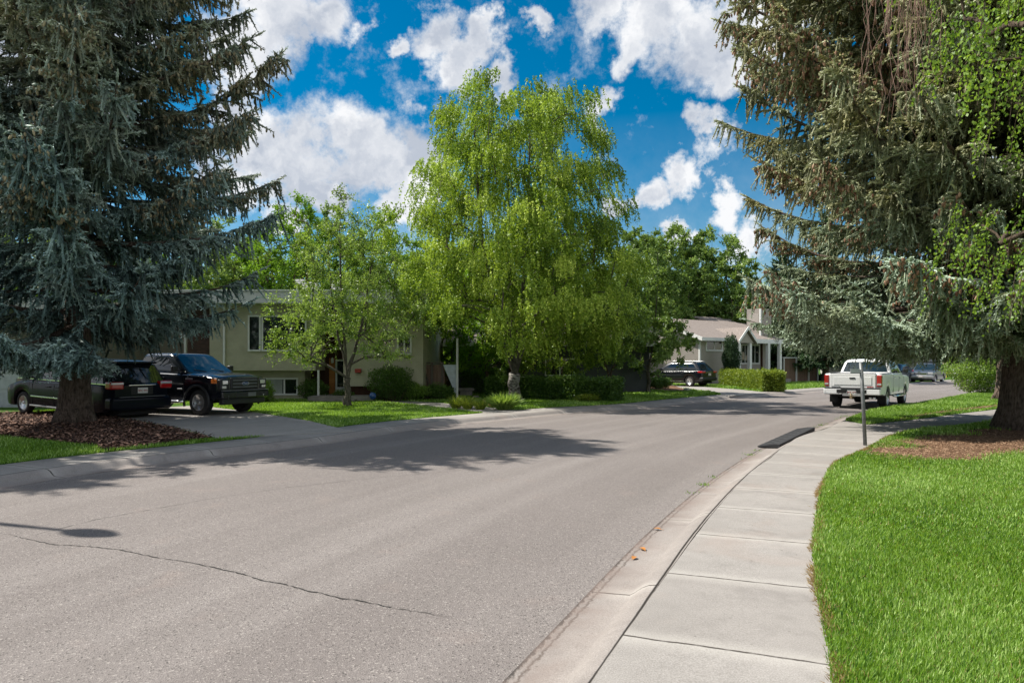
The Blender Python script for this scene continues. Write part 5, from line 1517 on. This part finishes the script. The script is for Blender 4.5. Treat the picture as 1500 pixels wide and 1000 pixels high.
spruce('spruce_tree', 'massive coned spruce at the right edge, its pale boughs over the leaning post', (qr.x+.25, qr.y+.1, LZ), 20.5,
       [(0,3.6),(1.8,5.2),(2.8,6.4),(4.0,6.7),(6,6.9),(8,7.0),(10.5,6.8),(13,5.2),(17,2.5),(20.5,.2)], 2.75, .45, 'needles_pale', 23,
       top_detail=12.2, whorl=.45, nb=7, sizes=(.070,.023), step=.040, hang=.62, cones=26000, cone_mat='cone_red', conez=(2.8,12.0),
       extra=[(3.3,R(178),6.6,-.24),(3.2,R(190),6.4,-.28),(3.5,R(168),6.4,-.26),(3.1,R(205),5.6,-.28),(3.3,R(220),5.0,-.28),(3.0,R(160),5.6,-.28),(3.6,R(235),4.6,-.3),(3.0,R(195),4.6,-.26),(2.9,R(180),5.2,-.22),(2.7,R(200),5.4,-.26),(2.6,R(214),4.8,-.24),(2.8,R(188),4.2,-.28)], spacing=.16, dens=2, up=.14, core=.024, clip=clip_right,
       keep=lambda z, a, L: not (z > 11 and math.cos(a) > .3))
# a neighbour beyond the left edge of the frame, whose shade covers the near sidewalk
spruce('spruce_tree', 'spruce beyond the left edge whose shade covers the near left sidewalk', (-17.2, 13.6, 0), 15.5,
       [(0,3.6),(3,4.4),(8,3.2),(12,1.8),(15.5,.15)], 1.4, .30, 'needles_blue', 12, top_detail=0, whorl=.6, nb=6, sizes=(.09,.034), step=.075, hang=.5, spacing=.26, dens=3)

# weeping birch in the foreground, right of the frame: its curtain hangs into the picture
rb_ = broadleaf('birch_tree', 'weeping birch at the right edge with bright leaf curtains in front of the spruce', (9.75, 8.3, LZ), 12.5,
       [(2.9,3.5),(4,3.8),(6,3.9),(8,3.6),(10,2.8),(12,1.0)], .27, 'birch_near_leaf', 'birch_bark', 31, nclu=125, per=430, lsz=(.058,.042), weep=1.0, cr=.65, cat='birch tree', fork=2.6, twigs=1,
       keep=lambda p: p[0] < 1.5 and not (p[0] < (-3.5 if p[2] > 4.6 else -3.05)+.4*math.sin(p[2]*2)) and math.hypot(p[0], p[1]) > 1.2, shell=.5, clump=.5, branch_m='bark_brown')
tw_ = MB(); rdt = random.Random(8)
for i in range(24):
    cx_ = rdt.choice([-5.35,-5.15,-5.0,-4.95,-4.7]); x_ = cx_+rdt.gauss(0,.05); y_ = -.1+rdt.gauss(0,.2); zt_ = 6.9; zb = 4.0+rdt.uniform(0,1.9)+abs(cx_+5.0)*1.2
    pts = []; xx, yy = x_, y_
    for k in range(9):
        pts.append((xx, yy, zt_+(zb-zt_)*k/8)); xx += rdt.gauss(0,.025); yy += rdt.gauss(0,.025)
    for k in (3,5,6):
        q_ = pts[k]; tw_.tube([q_, (q_[0]+rdt.gauss(0,.05), q_[1]+rdt.gauss(0,.05), q_[2]-.25), (q_[0]+rdt.gauss(0,.08), q_[1], q_[2]-.25-rdt.uniform(.2,.6))], [.0035,.003,.0015], 3, cap=False)
    tw_.tube(pts, [.006-.0006*k for k in range(9)], 4, cap=False)
tw_.tube([(-.2,0,6.2),(-2.2,-.1,7.2),(-4.2,-.1,7.15),(-5.5,-.1,6.85)], [.06,.05,.035,.02], 6)
tw_.build('bare_twigs', 'twig_dead', rb_)

# ------------------------------------------------------------------ the birch at the centre
qb = at(753, 586, LZ)
LOBES = [(-1.5,14.3),(1.1,14.5),(3.0,13.0),(-3.0,11.9),(.2,12.4)]
def birch_keep(p):
    if math.sin(p[0]*1.7+1)*math.sin(p[1]*1.5+.4)*math.sin(p[2]*1.5+.5) > .30: return False
    if p[0] < -1.0 and p[2] < 3.4+.3*abs(p[0]+3): return False
    if p[2] < 8.6: return not (math.hypot(p[0],p[1]) < 1.5 and p[2] < 3.2) and not (p[0] < -1.0 and p[2] < 3.0 and p[0] > -2.6)
    return any(abs(p[0]-lx) < .34*(lz-p[2])+.30 for lx, lz in LOBES if p[2] < lz)
broadleaf('birch_tree', 'tall weeping birch with a multi stemmed white trunk at the centre of the picture', (qb.x, qb.y, LZ), 14.3,
       [(2.5,4.5),(3.4,5.2),(4.8,5.3),(6.4,5.2),(7.8,4.9),(9.4,4.6),(10.8,4.2),(12.0,3.8),(13.0,3.2),(14.2,1.9)], .25, 'birch_leaf', 'birch_bark', 5,
       nclu=420, per=680, lsz=(.092,.064), weep=.85, cr=.80, cat='birch tree', stems=4, fork=1.15, shell=.50, spread_col=.19, keep=birch_keep, clump=.34, branch_m='bark_grey')
# lawn tree
qa = at(509, 595, LZ)
broadleaf('ornamental_tree', 'small forked tree with fine bright leaves on the left lawn', (qa.x, qa.y, LZ), 7.9,
       [(1.5,1.9),(2.2,2.8),(3.4,2.85),(4.6,2.4),(5.8,1.9),(6.9,1.2),(7.8,.4)], .115, 'apple_leaf', 'bark_grey', 9, nclu=215, per=180, lsz=(.080,.048), cr=.50, stems=3, fork=1.05, twigs=.5, shell=.5, cat='tree', spread_col=.22, keep=lambda p: not (p[2] < 2.4 and abs(p[0]) < .8))
# leafy trees behind the olive house
def bt(px, d, H, w, leaf, lb, seed, per=190, nclu=170, ls=(.16,.11), group='trees behind the houses', weep=0, name='tree', env=None, cr=None, tr=.22, stems=2, barkm='bark_brown'):
    q = at_d(px, d, 0)
    env = env or [(H*.16,w*.55),(H*.3,w*.9),(H*.5,w),(H*.7,w*.85),(H*.88,w*.5),(H,w*.12)]
    return broadleaf(name, lb, (q.x, q.y, 0), H, env, tr, leaf, barkm, seed, nclu=nclu, per=per, lsz=ls, cr=cr or w*.17, stems=stems, group=group, weep=weep, cat='tree', fork=H*.14)
bt(425, 42, 12.2, 3.6, 'elm_leaf', 'bright green elm rising behind the flat roof beside the left spruce', 41, per=260, nclu=200, ls=(.13,.09))
bt(560, 43, 11.4, 3.9, 'elm_leaf', 'bright green tree behind the flat roof just left of the weeping birch', 42, per=240, nclu=190, ls=(.13,.09))
bt(490, 47, 13.0, 3.4, 'poplar_leaf', 'darker green tree between the two bright elms behind the flat roof', 43)
bt(655, 39, 7.2, 3.0, 'elm_leaf', 'low sunny tree behind the board fence', 44, per=200, nclu=120, ls=(.12,.09))
bt(330, 44, 11.0, 3.6, 'poplar_leaf', 'dark tree behind the olive house near the left spruce', 45)
bt(950, 36.5, 8.8, 2.4, 'poplar_leaf', 'slender young poplar with pale thin trunks between the outbuilding and the bungalow', 46, per=230, nclu=190, ls=(.11,.085), name='poplar_tree', tr=.10, cr=.42, barkm='bark_grey', group='trees between the houses',
   env=[(1.1,1.0),(2.0,2.0),(3.5,2.5),(5,2.3),(6.5,1.7),(7.8,1.1),(8.8,.3)])
bt(893, 33.5, 6.5, 2.2, 'poplar_leaf', 'small leafy tree behind the right end of the long hedge', 47, per=200, nclu=130, ls=(.10,.08), tr=.07, cr=.4, group='trees between the houses',
   env=[(1.6,1.2),(2.5,2.1),(4,2.2),(5.5,1.4),(6.5,.3)])
bt(820, 33, 5.0, 3.2, 'birch_leaf', 'clump of young birch stems and leaves behind the long hedge', 48, per=180, nclu=120, ls=(.09,.07), tr=.06, cr=.45, group='trees between the houses', stems=4,
   env=[(1.3,2.2),(2.5,3.2),(4,2.6),(5,.8)])
bt(715, 33.5, 5.0, 2.6, 'elm_leaf', 'bushy green tree behind the hedge left of the birch trunk', 49, per=180, nclu=110, ls=(.10,.075), tr=.07, cr=.45, group='trees between the houses', env=[(1.5,1.8),(2.5,2.6),(4,2.0),(5,.6)])
bt(990, 66, 15.6, 4.2, 'poplar_leaf', 'tall poplar behind the bungalow, left one of the pair', 50, per=230, nclu=230, ls=(.22,.17), cr=.75)
bt(1050, 70, 15.8, 4.6, 'poplar_leaf', 'tall dark poplar behind the bungalow roof, right one of the pair', 51, per=230, nclu=230, ls=(.22,.17), cr=.8)
bt(925, 62, 14.0, 4.0, 'poplar_leaf', 'poplar behind the bungalow showing beside the birch crown', 52, per=220, nclu=200, ls=(.22,.17), cr=.75)
bt(1090, 64, 9.5, 3.4, 'poplar_leaf', 'shaded tree directly behind the bungalow chimney', 53, per=170, nclu=130, ls=(.2,.15), cr=.65)
def sp2(px, d, H, w, lb, seed, z0=.6, mat='needles_dark'):
    q = at_d(px, d, 0)
    return spruce('spruce_tree', lb, (q.x,q.y,0), H, [(0,w),(H*.3,w*.85),(H*.7,w*.4),(H,.1)], z0, .26, mat, seed, top_detail=99, whorl=.62, nb=6, sizes=(.22,.08), step=.15, spacing=.24, dens=2, hang=.4, core=.045, group='dark spruces beyond the bungalow')
sp2(1148, 62, 13, 3.6, 'dark green spruce right of the bungalow chimney', 61)
sp2(1210, 58, 15, 3.8, 'dark spruce with a bare brown trunk behind the white pickup', 62, z0=2.2)
sp2(1105, 78, 12, 3.0, 'narrow spruce top behind the bungalow dormer', 63)
bt(1300, 84, 13, 5.5, 'poplar_leaf', 'broad dark tree over the far house behind the white pickup', 54, per=190, nclu=170, ls=(.26,.2), cr=1.0)
bt(1375, 92, 14, 5.5, 'poplar_leaf', 'broad tree above the steel blue SUV at the end of the street', 55, per=190, nclu=170, ls=(.26,.2), cr=1.0)
bt(1440, 82, 12, 5.0, 'elm_leaf', 'sunny tree at the far end behind the roadside bush', 56, per=190, nclu=160, ls=(.24,.18), cr=.95)
bt(1240, 92, 12, 5.5, 'poplar_leaf', 'dark tree left of the far pale house', 57, per=170, nclu=150, ls=(.26,.2), cr=1.0)
# brown spruce trunk behind the big one at the right
q = at(1470, 586, LZ)
spruce('spruce_tree', 'second spruce trunk with reddish bark standing just behind the massive one at the right', (q.x, q.y, LZ), 15, [(0,3),(4,3.2),(9,2.4),(15,.2)], 3.6, .30, 'needles_pale', 64,
       top_detail=0, whorl=.6, nb=5, sizes=(.09,.04), step=.09, spacing=.2, dens=3, hang=.6, group='spruces at the right')
# belt of distant woodland: repeats of three trees, each a tree of its own
src = [bt(-900, 60, 11, 4.2, 'poplar_leaf', 'x', 71, per=110, nclu=120, ls=(.32,.24), cr=.9), bt(-1000, 60, 10, 4.6, 'elm_leaf', 'x', 72, per=110, nclu=120, ls=(.32,.24), cr=1.0)]
belt = [(-60,46,1),(40,52,0),(130,47,1),(215,54,0),(285,50,1),(380,58,0),(600,56,0),(690,58,1),(760,54,0),(830,57,0),(900,58,1),(1120,92,0),(1180,88,0),(1330,105,0),(1410,112,1),(1500,92,0),(1580,84,1),(640,62,0),(1020,92,1),(535,60,1)]
used_names = {}
wh = ['behind the garage roof', 'beyond the house at the far left', 'seen in the gaps of the left spruce', 'behind the chimney breast', 'left of the bright elm', 'behind the darker middle tree', 'left of the birch crown',
      'behind the birch, over the shade cloth', 'directly behind the birch trunk', 'behind the right side of the birch', 'between the birch and the poplars', 'behind the narrow spruce top', 'behind the dark spruce by the bungalow',
      'far beyond the white pickup', 'far beyond the steel blue SUV', 'behind the massive right trunk', 'past the right edge of the hedge bush', 'over the board fence', 'between the pair of tall poplars', 'just left of the birch over the flat roof']
for i, ((px, d, k), w_) in enumerate(zip(belt, wh)):
    o = src[k] if i in (0, 1) and ((i == 0) == (k == 1)) and 0 else copy_tree(src[k])
    qd = at_d(px, d, 0); o.location = (qd.x, qd.y, 0); o.rotation_euler = (0,0,i*1.7); sc = .85+.3*((i*37)%10)/10
    o.scale = (sc, sc, sc*1.05); o['label'] = 'distant '+('dark green' if k == 0 else 'bright green')+' tree '+w_; o['group'] = 'distant trees behind the gardens'
for s_ in src:
    for c_ in children(s_): bpy.data.objects.remove(c_)
    bpy.data.objects.remove(s_)

# ------------------------------------------------------------------ shrubs and hedges
def shrub(px, py, rx, ry, h, leaf, n, ls, lb, seed, name='shrub', stem='round', group='garden shrubs', up=.3, col=.5):
    q = at(px, py, LZ); return leafy_mass(name, lb, 'shrub' if name == 'shrub' else name.replace('_', ' '), (q.x, q.y+ry*.6, LZ), blob_pts(n, rx, ry, h, seed), leaf, ls, seed, stem=stem, group=group, upward=up, col=col)
def hedge(a, b, wd, h, leaf, n, ls, lb, seed, group='clipped hedges'):
    a = Vector((a[0], a[1])); b = Vector((b[0], b[1])); m = (a+b)/2; d = b-a
    return leafy_mass('hedge', lb, 'hedge', (m.x, m.y, LZ), box_pts(n, d.length, wd, h, seed), leaf, ls, seed, group=group, rz=math.atan2(d.y, d.x))
h0 = at(716, 585, LZ); h1 = at(914, 590, LZ)
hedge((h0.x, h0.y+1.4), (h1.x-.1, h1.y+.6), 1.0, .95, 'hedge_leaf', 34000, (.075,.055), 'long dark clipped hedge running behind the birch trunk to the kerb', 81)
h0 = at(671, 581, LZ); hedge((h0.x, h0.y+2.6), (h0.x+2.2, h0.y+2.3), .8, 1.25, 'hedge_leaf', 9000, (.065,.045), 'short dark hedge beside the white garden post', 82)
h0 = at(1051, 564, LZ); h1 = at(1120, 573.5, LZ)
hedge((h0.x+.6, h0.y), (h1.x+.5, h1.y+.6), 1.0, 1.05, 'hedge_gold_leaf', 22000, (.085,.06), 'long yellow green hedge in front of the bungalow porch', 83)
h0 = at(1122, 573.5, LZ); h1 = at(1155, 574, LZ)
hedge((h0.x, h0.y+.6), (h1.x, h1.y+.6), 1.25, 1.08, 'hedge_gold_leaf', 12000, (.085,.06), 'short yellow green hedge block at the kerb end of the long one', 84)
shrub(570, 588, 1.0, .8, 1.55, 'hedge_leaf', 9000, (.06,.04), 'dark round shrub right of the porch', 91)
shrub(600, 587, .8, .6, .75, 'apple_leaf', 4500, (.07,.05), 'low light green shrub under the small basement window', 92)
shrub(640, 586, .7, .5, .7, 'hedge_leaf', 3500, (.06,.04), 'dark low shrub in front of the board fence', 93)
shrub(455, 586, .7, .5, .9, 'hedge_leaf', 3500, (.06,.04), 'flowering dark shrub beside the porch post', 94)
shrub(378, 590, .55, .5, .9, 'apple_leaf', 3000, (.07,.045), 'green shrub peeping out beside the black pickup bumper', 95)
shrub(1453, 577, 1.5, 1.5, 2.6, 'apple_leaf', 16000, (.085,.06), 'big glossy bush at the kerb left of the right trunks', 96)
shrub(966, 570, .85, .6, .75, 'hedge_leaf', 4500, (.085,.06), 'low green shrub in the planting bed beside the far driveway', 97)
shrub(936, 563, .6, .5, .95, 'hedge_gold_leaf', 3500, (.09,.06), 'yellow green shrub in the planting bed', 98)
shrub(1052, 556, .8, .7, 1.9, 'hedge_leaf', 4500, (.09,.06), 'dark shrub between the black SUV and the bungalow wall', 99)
shrub(500, 586.5, .5, .4, .45, 'hedge_leaf', 1800, (.05,.035), 'low border plant at the foot of the entry steps', 100)
q = at_d(1071, 49.6, 0)
leafy_mass('cedar_tree', 'columnar dark cedar against the bungalow wall left of the porch', 'cedar', (q.x, q.y, 0), blob_pts(11000, .62, .62, 3.7, 101, .35), 'needles_dark', (.11,.05), 101, stem='round', upward=1.0)
def tuft(px, py, r, h, leaf, n, lb, seed, wd=.018, name='ornamental_grass', cat='plant', group='clumps of grass and iris'):
    rg = np.random.default_rng(seed); q = at(px, py, LZ); root = empty(name, (q.x, q.y+r*.5, LZ), 0, lb, cat, group)
    a = rg.uniform(0,2*PI,n); rr = r*.35*np.sqrt(rg.uniform(0,1,n)); P = np.stack([rr*np.cos(a), rr*np.sin(a), np.zeros(n)],1)
    D = unit(np.stack([np.cos(a)*rg.uniform(.1,1.1,n)*r/h, np.sin(a)*rg.uniform(.1,1.1,n)*r/h, np.ones(n)],1)); Sd = unit(np.cross(D, rg.normal(0,1,(n,3))))
    L = h*rg.uniform(.5,1.1,n); q1 = leaves(P, D, Sd, L*.65, np.full(n,wd)); D2 = unit(D+np.array([0,0,-.5])+rg.normal(0,.12,(n,3)))
    q2 = leaves(P+D*(L*.5)[:,None], D2, Sd, L*.55, np.full(n,wd*.9))
    np_mesh('blades', np.concatenate([q1,q2]), 4, leaf, root, np.tile(.55+rg.normal(0,.2,n),2)); return root
tuft(738, 601, .62, .62, 'apple_leaf', 1700, 'pale bushy clump of long leaves at the kerb in front of the birch', 111, .03)
tuft(668, 599, .4, .5, 'hedge_gold_leaf', 260, 'yellow green iris clump left of the planter, near the path', 112)
tuft(684, 600, .35, .5, 'hedge_gold_leaf', 240, 'yellow iris clump in the middle of the row by the path', 113)
tuft(703, 600.5, .35, .42, 'hedge_gold_leaf', 240, 'yellow iris clump nearest the big pale clump', 114)
tuft(722, 597, .3, .4, 'grass_dry', 160, 'straw coloured tuft beside the birch roots', 115)
shrub(862, 589.5, .5, .35, .35, 'hedge_gold_leaf', 1500, (.05,.04), 'small light weed clump against the long hedge', 116)

# ------------------------------------------------------------------ grass, chips, needles on the ground
def scatter_blades(name, poly, boxr, bands, leaf, zf, lean=.35, mask=None, seed=1, label_kind='stuff', parent=None):
    rg = np.random.default_rng(seed); Q = []; RR = []
    for (y0, y1, dens_, ln, wd) in bands:
        x0, x1 = boxr; n = int((x1-x0)*(y1-y0)*dens_)
        p = np.stack([rg.uniform(x0,x1,n), rg.uniform(y0,y1,n)],1)
        m = pip(p, poly) & (np.abs(p[:,0]) < 1.0*p[:,1]+1.2)
        if mask is not None: m &= mask(p, rg)
        p = p[m]; n = len(p)
        if n == 0: continue
        patch = .5*np.sin(p[:,0]*1.7+p[:,1]*.6)+.5*np.sin(p[:,1]*1.3-p[:,0]*.8)+.35*np.sin(p[:,0]*5.1)*np.cos(p[:,1]*4.3)
        d = np.stack([rg.normal(.10,lean,n)+.15*np.sin(p[:,1]*2.2), rg.normal(-.05,lean,n)+.15*np.cos(p[:,0]*2.6), np.ones(n)],1); d = unit(d)
        s = unit(np.cross(d, rg.normal(0,1,(n,3))*[1,1,.2]))
        P3 = np.column_stack([p, np.full(n, zf)])
        l = ln*rg.uniform(.55,1.2,n)*(1+.18*patch)
        Q.append(leaves(P3, d, s, l, wd*rg.uniform(.7,1.25,n))); RR.append(.46+.16*patch+rg.normal(0,.27,n))
    o = np_mesh(name, np.concatenate(Q), 4, leaf, None, np.concatenate(RR)); tag(o, kind='stuff'); print(name, len(o.data.polygons)); return o
lf = [(p_[0], p_[1]) for p_ in lawn_front]
npoly = [tuple(p_) for p_ in needle_poly]
def not_in(poly, fuzz=.25):
    def f(p, rg):
        return ~pip(p+rg.normal(0,fuzz,p.shape), poly)
    return f
scatter_blades('grass', lf, (1.0, 24), [(2.4,4.2,14000,.056,.0060),(4.2,6.5,9500,.058,.0080),(6.5,10,5200,.062,.0110),(10,15,2600,.07,.014),(15,24,900,.09,.024)], 'grass_blade', LZ-.012, mask=lambda p, rg: ~pip(p+np.column_stack([.35*np.sin(p[:,1]*3.1+p[:,0]*2)+rg.normal(0,.2,len(p)), .3*np.sin(p[:,0]*2.7)+rg.normal(0,.2,len(p))]), npoly), seed=3)
scatter_blades('thatch', lf, (1.0, 18), [(2.4,6.5,900,.055,.005),(6.5,14,350,.06,.010)], 'grass_dry', LZ-.012, lean=.9, mask=not_in(npoly,.13), seed=13)
# ragged dry fringe along the sidewalk
rgf = np.random.default_rng(77); n = 15000
edge = np.array([(WE[i]+WNm[i]*half(i)).to_tuple() for i in range(len(WE))]); k_ = np.nonzero((edge[:,1] > 2) & (edge[:,1] < 16))[0]
i_ = rgf.choice(k_[:-1], n); f_ = rgf.uniform(0,1,(n,1)); pe = edge[i_]*(1-f_)+edge[np.minimum(i_+1,len(edge)-1)]*f_
clump = np.sin(pe[:,1]*3.1)+np.sin(pe[:,1]*7.7)+rgf.normal(0,.5,n)
pe[:,0] += rgf.normal(.012,.022,n)+.03*np.sin(pe[:,1]*2.1); sel = clump > -.6; pe = pe[sel]; n = len(pe)
d = unit(np.stack([rgf.normal(-.45,.5,n), rgf.normal(0,.5,n), rgf.uniform(.2,.9,n)],1)); s_ = unit(np.cross(d, rgf.normal(0,1,(n,3))))
o = np_mesh('dry_grass', leaves(np.column_stack([pe, np.full(n, LZ-.004)]), d, s_, rgf.uniform(.02,.06,n), np.full(n,.005)), 4, 'grass_dry', None, rgf.uniform(0,1,n)); tag(o, kind='stuff')
vp = [tuple(p_) for p_ in verge_poly]
scatter_blades('grass_verge', vp, (8, 34), [(14,22,2200,.085,.016),(22,40,700,.10,.03)], 'grass_blade', LZ-.004, mask=not_in([tuple(p_) for p_ in needle2_poly],.1), seed=4)
LNb = [LE[i]+LN[i]*1.50 for i in range(len(LE))]; LNf = [LE[i]+LN[i]*14 for i in range(len(LE))]
lp = [(q.x,q.y) for q in LNb if 5 < q.y < 60]+[(q.x,q.y) for q in LNf if 5 < q.y < 60][::-1]
ex = [ [tuple(p_) for p_ in P_] for P_ in (drive_poly, path_poly, mulch_poly, drive2_poly, bed2_poly)]
def mleft(p, rg):
    m = np.ones(len(p), bool)
    for P_ in ex: m &= ~pip(p+rg.normal(0,.03,p.shape), P_)
    return m
scatter_blades('grass_left', lp, (-24, 26), [(7,16,1500,.08,.014),(16,24,1300,.08,.020),(24,34,550,.09,.032),(34,58,160,.12,.06)], 'grass_blade', LZ-.01, mask=mleft, seed=5)

def scatter_chips(name, poly, n, ln, wd, mat, z, seed, hz=.04, tilt=.35):
    rg = np.random.default_rng(seed); P = np.array([p_[:2] for p_ in poly]); lo, hi = P.min(0), P.max(0)
    p = rg.uniform(lo, hi, (n*3,2)); p = p[pip(p, [tuple(a) for a in poly])][:n]; n = len(p)
    a = rg.uniform(0,2*PI,n); d = unit(np.stack([np.cos(a), np.sin(a), rg.normal(0,tilt,n)],1)); s = unit(np.cross(d, np.stack([rg.normal(0,tilt,n), rg.normal(0,tilt,n), np.ones(n)],1)))
    o = np_mesh(name, leaves(np.column_stack([p, z+rg.uniform(0,hz,n)]), d, s, ln*rg.uniform(.5,1.4,n), wd*rg.uniform(.6,1.4,n)), 4, mat, None, rg.uniform(0,1,n)**1.3); tag(o, kind='stuff'); return o
scatter_chips('bark_mulch', mulch_poly, 26000, .09, .045, 'mulch_chip', LZ+.03, 6, .05)
scatter_chips('needle_litter', [(x+random.uniform(-.1,.1), y) for x, y in npoly], 42000, .07, .008, 'needle_litter', LZ+.008, 7, .02, .18)
scatter_chips('needle_litter_verge', needle2_poly, 12000, .08, .012, 'needle_litter', LZ+.010, 8, .02, .2)
if 0: scatter_blades('bed_grass', npoly, (4, 24), [(9,16,220,.09,.010)], 'grass_blade', LZ, seed=9)
# weeds in the joint between asphalt and gutter
rgw = np.random.default_rng(5); Pw = []
for i, p_ in enumerate(RE):
    if 8 < p_.y < 22:
        m = int(max(0, 26*math.sin(p_.y*2.1)+rgw.integers(0,16))); 
        if m: Pw.append(np.array([p_.x, p_.y])+rgw.normal(0,.05,(m,2)))
Pw = np.concatenate(Pw); n = len(Pw); d = unit(rgw.normal(0,.6,(n,3))+[0,0,.8]); s_ = unit(np.cross(d, rgw.normal(0,1,(n,3))))
o = np_mesh('gutter_weeds', leaves(np.column_stack([Pw, np.full(n,.0)]), d, s_, rgw.uniform(.02,.06,n), np.full(n,.010)), 4, 'grass_blade', None, rgw.uniform(0,.6,n)); tag(o, kind='stuff')
# grit and crumbs on the gutter and road edge
print('built in', _t.time()-_t0)
